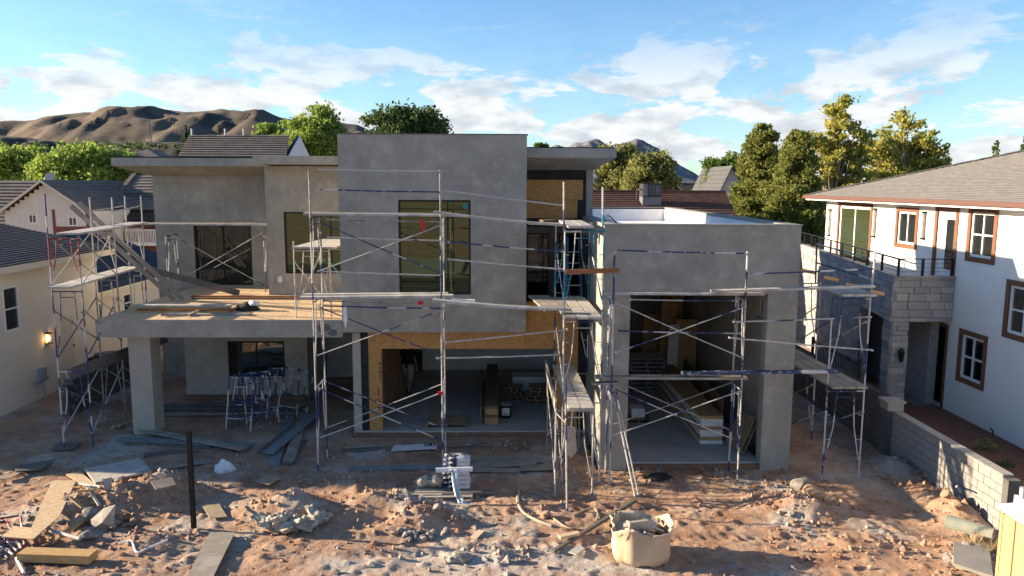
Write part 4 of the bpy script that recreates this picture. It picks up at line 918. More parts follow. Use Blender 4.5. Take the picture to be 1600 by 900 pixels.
def tree(label, px, ytop, ybot, hw, Y, leafm, group, n=9000, size=.2, kind='round', bark='bark', seed=1, lean=0.0, clumps=55, name='broadleaf_tree'):
    global rng
    rng = np.random.default_rng(seed); rn = random.Random(seed)
    top, bot = atY(px, ytop, Y), atY(px, ybot, Y); rx = abs(atY(px+hw, ytop, Y).x-top.x)*(1.16 if kind == 'round' else 1.0)
    base = Vector((top.x-lean, Y, 0)); cz0, cz1 = bot.z, top.z; hz = (cz1-cz0)/2; cc = np.array([top.x, Y, (cz0+cz1)/2])
    t = thing(name, base, label, 'tree', group)
    cl = []; lob = rng.normal(size=(8, 3)); lob /= np.linalg.norm(lob, axis=1)[:, None]; lobw = rng.uniform(.75, 1.12, 8)
    for i in range(int(clumps*2.1)):
        if kind == 'round':
            v = rng.normal(size=3); v /= np.linalg.norm(v); s_ = np.clip(lob @ v, 0, 1)**4; r = rng.uniform(.2, 1.0)**.6*(.66+.42*float((s_*lobw).max()))
            c = cc+v*np.array([rx, rx*.9, hz])*r; cr_ = rx*rng.uniform(.09, .22)
        elif kind == 'cone':
            h = rng.uniform(0, 1)**.8; a = rng.uniform(0, 6.28); r = rx*(1-h)**.5*rng.uniform(.3, 1.0)**.7*(.72+.42*math.sin(a*3+h*19)*math.sin(h*23+a))+.04*rx
            c = np.array([top.x+math.cos(a)*r, Y+math.sin(a)*r, cz0+h*(cz1-cz0)*.95]); cr_ = rx*(.05+.11*(1-h))*rng.uniform(.7, 1.3)
        else:      # open, several leaders
            k = rn.randrange(4); ox = (-.6, -.05, .35, .72)[k]*rx; top_k = (.72, 1.0, .80, .66)[k]
            h = rng.uniform(0, top_k); a = rng.uniform(0, 6.28); r = rx*rng.uniform(0, .42)*(1-.35*h)
            c = np.array([top.x+ox*(.4+.6*h)+math.cos(a)*r, Y+math.sin(a)*r*1.6, cz0+h*2*hz]); cr_ = rx*rng.uniform(.05, .125)
        cl.append((c, cr_))
    w = np.array([c[1]**2 for c in cl]); w /= w.sum(); P = []
    for (c, cr_), q in zip(cl, w):
        k = max(int(n*1.6*q), 8); v = rng.normal(size=(k, 3))
        P.append(c+v*cr_*.58*np.array([1.2, 1.2, .75]))
    leaf_mesh('crown', np.concatenate(P), size*.78, leafm, t)
    m = MB(); h0 = cz0+hz*(.5 if kind != 'cone' else 1.7); tr_ = max(.12, rx*.07)
    mid = Vector((top.x, Y, h0)); m.tube([base-Vector((0, 0, .2)), base.lerp(mid, .35)+Vector((.1, 0, 0)), base.lerp(mid, .7), mid], [tr_*1.4, tr_*1.1, tr_*.8, tr_*.35], 8)
    m.build('trunk', bark, t)
    for c, cr_ in cl[:: (2 if kind == 'open' else 5)]:
        s0 = base.lerp(mid, rn.uniform(.5, .95)) if kind != 'cone' else Vector((top.x, Y, max(c[2]-.3, 0)))
        e = Vector(c); MB().tube([s0, s0.lerp(e, .5)+Vector((0, 0, .08*rx)), e], [tr_*.35, tr_*.22, tr_*.08], 5).build('limb', bark, t)
    return t
gB = 'trees behind the houses'
tree('bright green tree at the far left edge behind the gable house', 25, 228, 312, 66, 62, 'leaf_green', gB, 11000, .26, seed=2)
tree('large bright green tree left of the grey tile roof', 130, 217, 318, 74, 58, 'leaf_green', gB, 20000, .25, seed=3, clumps=70)
tree('bright green tree rising behind the grey tile roof gable', 488, 172, 262, 52, 56, 'leaf_green', gB, 12000, .24, seed=4)
tree('smaller green tree at the left of the one behind the gable', 424, 186, 258, 27, 58, 'leaf_green', gB, 5000, .24, seed=5, clumps=30)
tree('dark green tree showing above the tall central wall', 646, 157, 262, 62, 60, 'leaf_dark', gB, 14000, .25, seed=6, clumps=70)
tree('tiny dark tree between tall wall and right canopy', 846, 215, 262, 14, 75, 'leaf_mid', gB, 2500, .25, seed=7, clumps=22)
tree('tall brownish olive tree beside the right canopy', 968, 219, 318, 40, 56, 'leaf_olive', gB, 9000, .2, seed=8)
tree('broad pale olive tree in front of the blue peak', 1018, 238, 322, 47, 52, 'leaf_olive', gB, 11000, .2, seed=9)
tree('rounded green tree left of the pale gable', 1140, 231, 318, 38, 64, 'leaf_mid', gB, 9000, .26, seed=10)
tree('tall pine with a pointed top, left of the pair', 1192, 184, 400, 74, 45, 'leaf_pine', 'pines behind the garage', 42000, .145, 'cone', seed=11, clumps=190, name='pine_tree')
tree('bushy pine in front, right of the pair', 1248, 194, 410, 74, 41, 'leaf_pine', 'pines behind the garage', 46000, .135, 'cone', seed=12, clumps=210, name='pine_tree')
tree('yellowing open-crowned tree with pale limbs behind the white house', 1312, 150, 330, 70, 48, 'leaf_yellow', gB, 10500, .20, 'open', 'bark_pale', 13, clumps=100)
tree('yellow-green spreading tree nearest the white roof', 1415, 176, 330, 78, 50, 'leaf_yellow', gB, 11500, .20, 'open', 'bark_pale', 14, clumps=105)
tree('small conifer tip above the white house roof', 1559, 216, 300, 13, 80, 'leaf_mid', gB, 2200, .22, 'cone', seed=15, clumps=40, name='conifer_tree')
tree('conifer tip at the right picture edge above the roof', 1604, 208, 300, 14, 80, 'leaf_mid', gB, 2200, .22, 'cone', seed=16, clumps=40, name='conifer_tree')
tree('left of two slim dark cypresses below the hills', 290, 194, 222, 4, 190, 'leaf_dark', 'cypresses below the hills', 900, .35, 'cone', seed=17, clumps=30, name='cypress_tree')
tree('right of two slim dark cypresses below the hills', 342, 194, 222, 3, 190, 'leaf_dark', 'cypresses below the hills', 800, .35, 'cone', seed=18, clumps=30, name='cypress_tree')
# trees across the street behind the camera: only their reflection shows
tree('leafy tree across the street behind the viewpoint', 800, 250, 330, 75, -48, 'leaf_olive', 'trees across the street', 5000, .35, seed=21)
tree('second leafy tree across the street behind the viewpoint', 400, 250, 330, 75, -52, 'leaf_olive', 'trees across the street', 5000, .35, seed=22)
# scrub on the mesa: a far mass
rng = np.random.default_rng(33); P = []
for i in range(85):
    px = rng.uniform(-20, 330); Dm = rng.uniform(430, 515); p = atY(px, np.interp(px, [-20, 110, 275, 330], [226, 226, 228, 236])+rng.uniform(-2, 3), Dm)
    k = 26; v = rng.normal(size=(k, 3)); v /= np.linalg.norm(v, axis=1)[:, None]; P.append(np.array(p)+v*rng.uniform(.8, 2.4)*np.array([1, 1, .8]))
e_ = thing('tmp', (0, 0, 0), 'x', 'x'); o = leaf_mesh('far_scrub', np.concatenate(P), 1.0, 'leaf_dark', e_)
o.parent = None; bpy.data.objects.remove(e_); tag(o, 'dark scrub and trees along the far mesa', None, None, 'stuff')
# radio mast on the mesa
p = atY(236, 222, 500); t = thing('radio_mast', (p.x, 500, p.z-4), 'thin lattice radio mast on the far mesa', 'mast')
zt = atY(236, 189, 500).z; m = MB()
for dx, dy in ((-1, -1), (1, -1), (0, 1)): m.tube([(p.x+dx*1.0, 500+dy, p.z-4), (p.x+dx*.3, 500+dy*.3, zt)], .22, 5)
m.build('leg', 'tube_steel', t); m = MB()
for i in range(9):
    f = i/9; w_ = 1.0-.7*f; z = p.z-4+(zt-p.z+4)*f; m.tube([(p.x-w_, 500-w_, z), (p.x+w_, 500-w_, z+1.3)], .14, 4).tube([(p.x+w_, 500-w_, z), (p.x, 500+w_, z+1.3)], .14, 4)
m.build('lattice', 'tube_steel', t)
# ------------------------------------------------------------------ scaffolding
def vec(p): return Vector(p)
def frame_mesh(m, a, b, z0, h, r=.0195, inner=True):
    """welded frame: two legs, top bar, A-shaped inner bars with short ties"""
    a, b = Vector((a[0], a[1], 0)), Vector((b[0], b[1], 0)); Zv = lambda z: Vector((0, 0, z)); L = lambda t: a.lerp(b, t)
    m.tube([a+Zv(z0), a+Zv(z0+h)], r).tube([b+Zv(z0), b+Zv(z0+h)], r)
    m.tube([a+Zv(z0+h-.05), b+Zv(z0+h-.05)], r*.85)
    if inner:
        m.tube([L(.27)+Zv(z0+h-.05), L(.22)+Zv(z0+h*.6), L(.04)+Zv(z0+h*.22)], r*.7, 6).tube([L(.73)+Zv(z0+h-.05), L(.78)+Zv(z0+h*.6), L(.96)+Zv(z0+h*.22)], r*.7, 6)
        m.tube([L(.26)+Zv(z0+h-.2), L(.74)+Zv(z0+h-.2)], r*.6, 6)
        for t in (.45, .72): m.tube([L(0)+Zv(z0+h*t), L(.12)+Zv(z0+h*t)], r*.5, 5).tube([L(1)+Zv(z0+h*t), L(.88)+Zv(z0+h*t)], r*.5, 5)
    return m
def sc_frames(par, a, b, levels, mats, **k):
    for i in range(len(levels)-1): frame_mesh(MB(), a, b, levels[i], levels[i+1]-levels[i]-.01, **k).build('frame', mats[i % len(mats)], par)
def sc_tube(par, name, p0, p1, r, mt, tip=None):
    p0, p1 = vec(p0), vec(p1); mid = (p0+p1)/2+Vector((0, 0, -.012*(p1-p0).length/3))
    o = MB().tube([p0, mid, p1], r, 7).build(name, mt, par)
    for p in (p0, p1): MB().tube([p-Vector((0, .035, 0)), p+Vector((0, .035, 0))], r*1.5, 6).build('coupler', mt if mt != 'tube_blue' else 'tube_white', o)
    if tip: MB().tube([vec(tip)-Vector((.06, 0, 0)), vec(tip)+Vector((.06, 0, 0))], .05, 8).build('ribbon', 'red_ribbon', o)
    return o
def sc_feet(par, pts, z=None):
    for x, y in pts:
        g = gz(x, y) if z is None else z
        MB().box(x-.08, x+.08, y-.08, y+.08, g-.03, g+.015).tube([(x, y, g), (x, y, g+.3)], .017, 6).build('base_plate', 'tube_steel', par)
def links(par, rows, Yf):
    for (x0, y0, x1, y1, kind, mt, dy) in rows:
        sc_tube(par, {'b': 'cross_brace', 'r': 'guard_rail'}[kind], atY(x0, y0, Yf+dy), atY(x1, y1, Yf+dy), .0145 if kind == 'b' else .0185, mt)
def plank(p0, p1, label, mt='plank', w=.25, t=.045, group='scaffold planks', cat='plank', up=(0, 0, 1), name='plank', sag=.0):
    p0, p1 = vec(p0), vec(p1); m = MB(); n = 4
    for i in range(n):
        a, b = p0.lerp(p1, i/n), p0.lerp(p1, (i+1)/n)
        a = a-Vector((0, 0, sag*math.sin(math.pi*i/n))); b = b-Vector((0, 0, sag*math.sin(math.pi*(i+1)/n))); m.beam(a, b, w, t, up)
    me = m.build(name, mt, None, label=label, cat=cat, group=group); return me

# main scaffold before the tall wall
A = thing('scaffold', (-2.9, 18.7, 0), 'three-lift pipe scaffold before the tall central wall, rails running right', 'scaffold')
ax0, ax1, af, ab = -4.42, -1.37, 18.15, 19.15
sc_frames(A, (ax0, af), (ax0, ab), [0, 2.15, 4.25, 6.25], ['tube_mix', 'tube_white', 'tube_mix'])
sc_frames(A, (ax1, af), (ax1, ab), [0, 2.15, 4.25, 6.25], ['tube_mix', 'tube_white', 'tube_mix'])
for x in (ax0, ax1): MB().tube([(x, af, 6.2), (x, af, 7.33)], .022).build('guard_post', 'tube_steel', A)
sc_feet(A, [(ax0, af), (ax0, ab), (ax1, af), (ax1, ab)])
d = ab-af
links(A, [(497, 685, 689, 614, 'b', 'tube_white', 0), (509, 669, 691, 600, 'b', 'tube_white', d), (499, 607, 694, 690, 'b', 'tube_blue', 0), (509, 596, 690, 668, 'b', 'tube_blue', d),
          (497, 555, 694, 483, 'b', 'tube_white', 0), (499, 480, 692, 556, 'b', 'tube_blue', 0), (497, 424, 691, 351, 'b', 'tube_white', 0), (498, 347, 691, 428, 'b', 'tube_blue', 0),
          (505, 478, 692, 482, 'r', 'tube_blue', 0), (513, 371, 692, 376, 'r', 'tube_white', 0), (505, 424, 691, 430.5, 'r', 'tube_white', 0), (510, 343, 688, 347, 'r', 'tube_steel', d),
          (497, 265, 691, 268, 'r', 'tube_white', 0), (498, 296, 691, 300, 'r', 'tube_blue', 0), (506, 470, 660, 473, 'r', 'tube_steel', d)], af)
for px, py in ((689, 614), (658, 473)):
    p = atY(px, py, af-.03); MB().tube([p-Vector((.07, 0, .01)), p+Vector((.05, 0, 0))], .045, 7).build('ribbon', 'red_ribbon', A)
p = atY(659, 350, af-.02); MB().prism([p+Vector((-.04, 0, .1)), p+Vector((.04, 0, .1)), p+Vector((.07, 0, -.1)), p+Vector((.02, 0, -.22)), p+Vector((-.01, 0, -.05))], (0, .01, 0)).build('ribbon', 'red_ribbon', A)
links(A, [(697, 298, 880, 321, 'r', 'tube_white', 0), (701, 378, 878, 393, 'r', 'tube_blue', 0), (701, 405, 881, 421, 'r', 'tube_pale', 0), (697, 535, 886, 515, 'r', 'tube_pale', 0), (683, 560, 880, 554, 'r', 'tube_white', 0)], af-.35)
gA = 'planks on the main scaffold'
plank(atY(476, 334, af+.15), atY(722, 337, af+.15), 'long pale plank on the top lift of the main scaffold', 'plank_pale', .26, .05, gA)
plank(atY(476, 333, af+.55), atY(712, 335, af+.55), 'rear plank on the top lift of the main scaffold', 'plank', .26, .05, gA)
plank(atY(678, 331, af-.2), atY(884, 352, af-.4), 'pale plank sloping right from the top lift towards the tower', 'plank_pale', .24, .05, gA, sag=.03)
plank(atY(470, 465, af+.12), atY(708, 462, af+.12), 'front pale plank on the second lift of the main scaffold', 'plank_pale', .25, .055, gA)
plank(atY(474, 461, af+.42), atY(700, 459, af+.42), 'rear pale plank on the second lift of the main scaffold', 'plank_pale', .25, .055, gA)
plank(atY(676, 469, af-.25), atY(893, 483, af-.45), 'long pale plank sloping right from the second lift to the tower', 'plank_pale', .26, .055, gA, sag=.04)
plank(atY(705, 468, af-.05), atY(742, 470, af-.05), 'short white offcut lying on the sloping second-lift plank', 'white_paint', .12, .05, gA)
p = atY(539, 480, af-.03); m = MB(); m.prism([p+Vector((-.04, 0, 0)), p+Vector((.03, 0, 0)), p+Vector((.05, 0, -.3)), p+Vector((.0, .0, -.52)), p+Vector((-.05, 0, -.3))], (0, .015, 0)).build('hanging_rag', 'white_plastic', label='white rag hanging from the main scaffold rail', cat='rag')

# narrow tower between tall wall and garage
C = thing('scaffold_tower', (1.95, 18.5, 0), 'narrow teal and white scaffold tower between tall wall and garage', 'scaffold')
cy0, cy1 = 17.40, 20.2
sc_frames(C, (1.50, cy0), (2.39, cy0), [0, 2.0, 3.93, 6.0], ['tube_white', 'tube_mix', 'tube_teal'])
sc_frames(C, (1.50, cy1), (2.39, cy1), [0, 2.0, 3.93, 6.0], ['tube_steel', 'tube_mix', 'tube_teal'])
MB().tube([(1.48, cy0, 5.95), (1.46, cy0, 7.06)], .022).build('guard_post', 'tube_white', C); MB().tube([(2.36, cy0, 5.95), (2.34, cy0, 6.95)], .022).build('guard_post', 'tube_teal', C)
for x in (1.5, 2.39):
    for z in (.3, 2.4, 4.3): sc_tube(C, 'cross_brace', (x, cy0, z), (x, cy1, z+1.2), .016, 'tube_blue' if z > 4 else 'tube_steel')
sc_feet(C, [(1.5, cy0), (2.39, cy0), (1.5, cy1), (2.39, cy1)])
for i, x in enumerate((1.60, 1.90, 2.20)): plank((x+.03, 17.2, 3.98), (x-.06, 20.1, 4.02), ['left', 'middle', 'right'][i]+' of three planks on the middle deck of the tower', 'plank_pale' if i else 'plank', .27, .05, 'planks on the tower middle deck')
for i, x in enumerate((1.02, 1.30)): plank((x+.22, 18.3, 3.99), (x-.1, 20.4, 4.03), ['left', 'right'][i]+' of two planks reaching back from the tower into the recess', 'plank', .26, .05, 'planks reaching into the recess')
for i, x in enumerate((1.70, 2.0)): plank((x, 17.25, 6.05), (x-.04, 19.6, 6.08), ['left', 'right'][i]+' of two pale planks on the top deck of the tower', 'plank_pale', .27, .05, 'planks on the tower top deck')
plank(atY(828, 349, 19.4), atY(925, 350, 19.0), 'grey plank laid across the back of the tower top deck', 'plank', .25, .05, 'planks on the tower top deck')
plank(atY(884, 425, 17.3), atY(967, 422, 17.3), 'reddish timber tied across the front of the tower', 'lumber_red', .05, .11, 'timbers on the tower')
plank(atY(845, 345, 19.6), atY(878, 342, 19.8), 'brown board offcut on the tower top deck', 'lumber_brown', .3, .05, 'timbers on the tower')
# blue step ladders standing in the recess behind the tower
for i, (x, y, rz) in enumerate(((2.05, 20.6, .1), (1.78, 21.3, -.15))):
    t = thing('step_ladder', (x, y, 3.36), ['blue step ladder leaning in the recess behind the tower', 'second blue step ladder deeper in the recess'][i], 'ladder', 'ladders in the recess')
    for s in (-1, 1):
        MB().beam((x+s*.24, y, 3.36), (x+s*.15, y+.45, 5.55), .03, .08, (0, 1, 0)).build('rail', 'ladder_blue', t); MB().beam((x+s*.24, y+.75, 3.36), (x+s*.15, y+.5, 5.5), .03, .06, (0, 1, 0)).build('rear_rail', 'ladder_blue', t)
    for k in range(6): z = 3.66+k*.3; f = (z-3.36)/2.19; MB().box(x-.24+.09*f, x+.24-.09*f, y+.45*f-.04, y+.45*f+.04, z, z+.025).build('step', 'tube_steel', t)
# low tower in front of it
C2 = thing('scaffold_tower', (1.7, 17.5, 0), 'low scaffold tower with two planks in front of the teal tower', 'scaffold')
sc_frames(C2, (1.28, 16.6), (2.12, 16.6), [0, 2.05], ['tube_white']); sc_frames(C2, (1.28, 19.5), (2.12, 19.5), [0, 2.05], ['tube_steel'])
sc_tube(C2, 'cross_brace', (1.28, 16.6, .4), (1.28, 19.5, 1.7), .016, 'tube_steel'); sc_tube(C2, 'cross_brace', (1.28, 16.6, 1.7), (1.28, 19.5, .4), .016, 'tube_blue')
MB().tube([(1.48, 15.75, -.02), (1.41, 15.75, 2.97)], .022).build('prop_post', 'tube_white', C2); sc_tube(C2, 'tie', (1.28, 16.6, 1.95), (1.43, 15.75, 1.98), .018, 'tube_steel')
sc_feet(C2, [(1.28, 16.6), (2.12, 16.6), (1.28, 19.5), (2.12, 19.5), (1.48, 15.75)])
for i, x in enumerate((1.60, 1.90)): plank((x+.08, 16.45, 2.08), (x, 20.4, 2.12), ['left', 'right'][i]+' of two pale planks on the low tower', 'plank_pale', .28, .05, 'planks on the low tower')
plank((1.30, 16.9, 2.0), (1.25, 20.0, 2.25), 'plank set on edge along the left of the low tower', 'plank', .04, .26, 'planks on the low tower')
p = Vector((1.62, 16.75, 1.25)); m = MB(); m.prism([p+Vector((-.12, 0, .35)), p+Vector((.12, 0, .30)), p+Vector((.16, 0, -.25)), p+Vector((.02, 0, -.42)), p+Vector((-.16, 0, -.2))], (0, .05, 0)).build('paper_sack', 'sack_paper', label='torn pale paper sack hanging in the low tower', cat='sack')

# garage scaffold
D = thing('scaffold', (4.15, 17.7, 0), 'pipe scaffold across the tall garage opening', 'scaffold')
dx0, dx1, df, db = 2.63, 5.67, 17.36, 18.06
sc_frames(D, (dx0, df), (dx0, db), [0, 2.3, 4.42], ['tube_mix', 'tube_mix'], inner=True); sc_frames(D, (dx1, df), (dx1, db), [0, 2.3, 4.42], ['tube_mix', 'tube_white'])
for x in (dx0, dx1): MB().tube([(x, df, 4.36), (x, df, 5.50)], .024).build('guard_post', 'tube_mix', D)
sc_feet(D, [(dx0, df), (dx1, df), (dx1, db), (dx0, db)])
d = db-df
links(D, [(962, 391, 1167, 396, 'r', 'tube_blue', 0), (986, 468, 1151, 470, 'r', 'tube_white', d), (964, 474, 1160, 559, 'b', 'tube_white', 0), (963, 551, 1165, 479, 'b', 'tube_white', 0), (963, 517, 1155, 521, 'r', 'tube_blue', d),
          (963, 609, 1150, 688, 'b', 'tube_white', 0), (956, 681, 1156, 611, 'b', 'tube_white', 0), (966, 597, 1137, 670, 'b', 'tube_steel', d), (960, 663, 1142, 598, 'b', 'tube_steel', d),
          (1170, 428, 1366, 420, 'r', 'tube_blue', 0), (1147, 503, 1360, 495, 'r', 'tube_white', 0), (1140, 528, 1362, 547, 'r', 'tube_pale', 0)], df)
sc_tube(D, 'leaning_post', (2.60, 16.9, 2.35), (3.09, 16.55, .02), .022, 'tube_mix'); sc_tube(D, 'leaning_post', (2.68, 16.95, 2.3), (3.18, 16.6, .03), .018, 'tube_white')
gD = 'planks on the garage scaffold'
plank(atY(945, 458, df+.15), atY(1192, 459, df+.15), 'long pale plank under the garage header', 'plank_pale', .25, .05, gD)
plank(atY(1112, 455, df+.0), atY(1364, 447, df+.05), 'pale plank bridging from garage scaffold to the right scaffold, upper', 'plank_pale', .24, .05, gD)
plank(atY(930, 589, df+.15), atY(1166, 590, df+.15), 'brownish plank across the garage opening at mid height', 'plank', .25, .055, gD)
plank(atY(1065, 583, df+.02), atY(1310, 580, df+.05), 'blue and white splattered beam bridging to the right scaffold', 'tube_blue', .16, .06, gD)
plank(atY(925, 599, df+.1), atY(965, 598, df+.1), 'stub of plank sticking out left of the garage scaffold', 'plank', .2, .05, gD)

# right-hand scaffold along the side of the garage
E_ = thing('scaffold', (8.2, 19, 0), 'pipe scaffold between the garage side and the block wall', 'scaffold')
for y in (17.5, 20.3, 23.0): sc_frames(E_, (7.75, y), (8.63, y), [0, 2.25, 4.45], ['tube_mix', 'tube_mix' if y < 18 else 'tube_steel'])
MB().tube([(8.63, 17.5, 4.4), (8.68, 17.5, 5.55)], .023).build('guard_post', 'tube_white', E_); MB().tube([(8.5, 20.3, 4.4), (8.47, 20.3, 5.68)], .023).build('guard_post', 'steel_dark', E_)
sc_feet(E_, [(7.75, 17.5), (8.63, 17.5), (7.75, 20.3), (8.63, 20.3), (7.75, 23.0), (8.63, 23.0)])
for x, mt in ((7.75, 'tube_blue'), (8.63, 'tube_white')):
    for z in (.4, 2.6): sc_tube(E_, 'cross_brace', (x, 17.5, z+1.3), (x, 20.3, z), .016, mt); sc_tube(E_, 'cross_brace', (x, 20.3, z+1.2), (x, 23.0, z), .016, 'tube_steel')
sc_tube(E_, 'guard_rail', (8.66, 17.5, 5.3), (8.48, 20.3, 5.45), .02, 'tube_white'); sc_tube(E_, 'guard_rail', (8.63, 17.5, 4.85), (8.5, 20.3, 4.95), .02, 'tube_blue')
for i, x in enumerate((7.86, 8.14, 8.42)): plank((x+.06, 17.3, 2.32), (x-.1, 22.6, 2.36), ['inner', 'middle', 'outer'][i]+' of three long planks on the right scaffold mid deck', 'plank', .26, .05, 'planks on the right scaffold')
for i, x in enumerate((8.02, 8.30, 8.56)): plank((x, 17.3, 4.50), (x-.05, 18.6, 4.53), ['inner', 'middle', 'outer'][i]+' of three short pale planks on the right scaffold top', 'plank_pale', .26, .05, 'planks on the right scaffold top')
# putlog ends poking out of the stone wall side
for i, px in enumerate((1262, 1298, 1332, 1370)):
    p = atY(px, 424+11*i, 20.6+.0*i); plank(p+Vector((-.2, 0, .04)), p+Vector((.2, 0, -.04)), ['leftmost', 'second', 'third', 'rightmost'][i]+' of four yellow timber ends before the stone balcony', 'lumber', .09, .09, 'timber ends before the stone balcony', 'timber', name='timber')

# left side scaffold beside the cream house
F = thing('scaffold', (-11.2, 21.5, .1), 'tall red, white and blue scaffold beside the cream house', 'scaffold')
fx0, fx1 = -11.42, -10.66
for y, ms in ((19.65, ['tube_mix', 'tube_mix', 'tube_red']), (22.0, ['tube_steel', 'tube_steel', 'tube_pale']), (24.3, ['tube_steel', 'tube_mix', 'tube_pale'])):
    sc_frames(F, (fx0-(y-19.65)*.05, y), (fx1-(y-19.65)*.11, y), [.1, 2.2, 4.3, 5.65], ms)
MB().tube([(fx0, 19.65, 5.6), (fx0, 19.65, 6.72)], .023).build('guard_post', 'tube_blue', F)
for x0, x1 in ((fx0, fx0-.12), (fx1, fx1-.26)):
    for z, mt in ((.5, 'tube_white'), (2.5, 'tube_blue'), (4.4, 'tube_pale')):
        sc_tube(F, 'cross_brace', (x0, 19.65, z), (x1, 22.0, z+1.25), .016, mt); sc_tube(F, 'cross_brace', (x0, 19.65, z+1.25), (x1, 22.0, z), .016, 'tube_steel'); sc_tube(F, 'cross_brace', (x1, 22.0, z+1.2), (x1-.1, 24.3, z), .016, 'tube_pale')
for p0, p1 in (((fx1-.26, 22, 6.2), (fx1-.5, 24.3, 6.3)), ((fx0-.12, 22, 6.2), (fx0-.24, 24.3, 6.3))): sc_tube(F, 'guard_rail', p0, p1, .02, 'tube_pale')
for x, y in ((fx0-.12, 22.0), (fx0-.24, 24.3), (fx1-.26, 22.0), (fx1-.5, 24.3)): MB().tube([(x, y, 5.6), (x, y, 6.6)], .021).build('guard_post', 'tube_pale', F)
sc_feet(F, [(fx0, 19.65), (fx1, 19.65), (fx0-.12, 22), (fx1-.26, 22)])
for i, x in enumerate((-11.28, -11.0)): plank((x, 19.5, 4.36), (x-.2, 23.8, 4.42), ['left', 'right'][i]+' of two pale planks on the left scaffold second lift', 'plank_pale', .26, .05, 'planks on the left scaffold')
for i, x in enumerate((-11.22, -10.92)): plank((x, 19.9, 5.70), (x-.25, 24.4, 5.76), ['left', 'right'][i]+' of two pale planks on the left scaffold top', 'plank_pale', .26, .05, 'planks on the left scaffold')
plank((-11.3, 19.9, 2.0), (-10.3, 23.6, 2.25), 'brown board running back through the left scaffold low down', 'plank_dark', .05, .3, 'planks on the left scaffold')
b0 = atZ(286, 468, 3.37); t0 = atY(122, 316, 22.9)
plank(b0, t0, 'right of two long grey boards leaning from balcony to scaffold', 'plank', .14, .045, 'boards leaning from the balcony', 'board', (0, -1, .4), 'board')
plank(b0+Vector((-.24, -.1, .02)), t0+Vector((-.16, -.1, -.10)), 'left of two long grey boards leaning from balcony to scaffold', 'plank', .14, .045, 'boards leaning from the balcony', 'board', (0, -1, .4), 'board')
b1 = atZ(374, 458, 3.40); t1 = atY(203, 413, 25.4); plank(b1, t1, 'plaster-caked board propped behind the leaning boards', 'plank_dark', .05, .20, 'boards leaning from the balcony', 'board', name='board')
# scaffold standing on the balcony
Gs = thing('scaffold', (-9.8, 26.3, 3.35), 'low scaffold bay on the balcony before the sliding door', 'scaffold')
gp = atZ(416, 457, 3.36); gq = atZ(262, 447, 3.36); gy0 = 25.9
gx0, gx1 = atY(262, 430, gy0).x, atY(415, 450, gy0).x
sc_frames(Gs, (gx0, gy0), (gx0, gy0+.9), [3.35, 5.30], ['tube_mix']); sc_frames(Gs, (gx1, gy0), (gx1, gy0+.9), [3.35, 5.30], ['tube_mix'])
links(Gs, [(265, 365, 412, 445, 'b', 'tube_white', 0), (275, 440, 409, 364, 'b', 'tube_white', 0), (335, 418, 390, 389, 'b', 'tube_steel', .9)], gy0)
plank(atY(228, 350, gy0+.15), atY(416, 351, gy0+.15), 'long pale plank along the balcony scaffold, front one', 'plank_pale', .26, .055, 'planks on the balcony scaffold')
plank(atY(180, 349, gy0+.6), atY(400, 349, gy0+.6), 'plank behind it along the balcony scaffold', 'plank', .26, .05, 'planks on the balcony scaffold')
Hs = thing('scaffold', (-5.4, 21.4, 3.35), 'small scaffold with a pale deck beside the bay window', 'scaffold')
hx0, hx1 = atZ(463, 496, 3.35).x, atZ(521, 494, 3.35).x
sc_frames(Hs, (hx0, 20.9), (hx1, 20.9), [3.35, 5.25], ['tube_pale']); sc_frames(Hs, (hx0+.2, 23.2), (hx1+.2, 23.2), [3.35, 5.25], ['tube_pale'])
MB().tube([(hx0, 20.9, 5.2), (hx0, 20.9, 5.45)], .02).build('guard_post', 'tube_pale', Hs)
sc_tube(Hs, 'cross_brace', (hx0, 20.9, 3.6), (hx0+.2, 23.2, 4.9), .016, 'tube_pale'); sc_tube(Hs, 'cross_brace', (hx0, 20.9, 4.9), (hx0+.2, 23.2, 3.6), .016, 'tube_pale'); sc_tube(Hs, 'cross_brace', (hx1, 20.9, 4.9), (hx1+.2, 23.2, 3.6), .016, 'tube_teal')
for i in range(4): x = hx0+.12+i*.29; plank((x, 20.75, 5.28), (x+.2, 23.4, 5.31), ['leftmost', 'second', 'third', 'rightmost'][i]+' of four pale planks on the deck beside the bay window', 'plank_pale', .28, .05, 'planks beside the bay window')

# spare frames leaning together under the balcony, and a flat pile at the front
proto = None
def spare_frame(loc, rot, mt, label, group, w=.9, h=1.55):
    t = thing('spare_scaffold', loc, label, 'scaffold frame', group); t.rotation_euler = rot; WM[t.name] = Matrix.Translation(t.location)
    def add(nm, pts, r, n=7):
        o = MB().tube(pts, r, n).build(nm, mt, t); o.matrix_parent_inverse = Matrix.Identity(4)
    add('leg', [(-w/2, 0, 0), (-w/2, 0, h)], .021); add('leg', [(w/2, 0, 0), (w/2, 0, h)], .021)
    add('top_bar', [(-w/2, 0, h-.04), (w/2, 0, h-.04)], .019); add('rung', [(-w/2, 0, .35), (w/2, 0, .35)], .015); add('rung', [(-w/2, 0, .75), (w/2, 0, .75)], .015)
    add('rung', [(-w*.3, 0, h-.3), (w*.3, 0, h-.3)], .015)
    add('inner_bar', [(-w*.22, 0, h-.04), (-w*.3, 0, .75)], .015); add('inner_bar', [(w*.22, 0, h-.04), (w*.3, 0, .75)], .015)
    return t
nm = ['frontmost', 'second', 'third', 'fourth', 'rearmost']
for i in range(5):
    p = on_ground(372+i*13, 674-i*4); spare_frame((p.x, p.y, p.z), (R(-14+2*i), R(random.uniform(-6, 6)), R(-24+12*i)), 'tube_blue' if i % 3 else 'tube_mix', nm[i]+' of the blue scaffold frames leaning under the balcony', 'spare frames under the balcony')
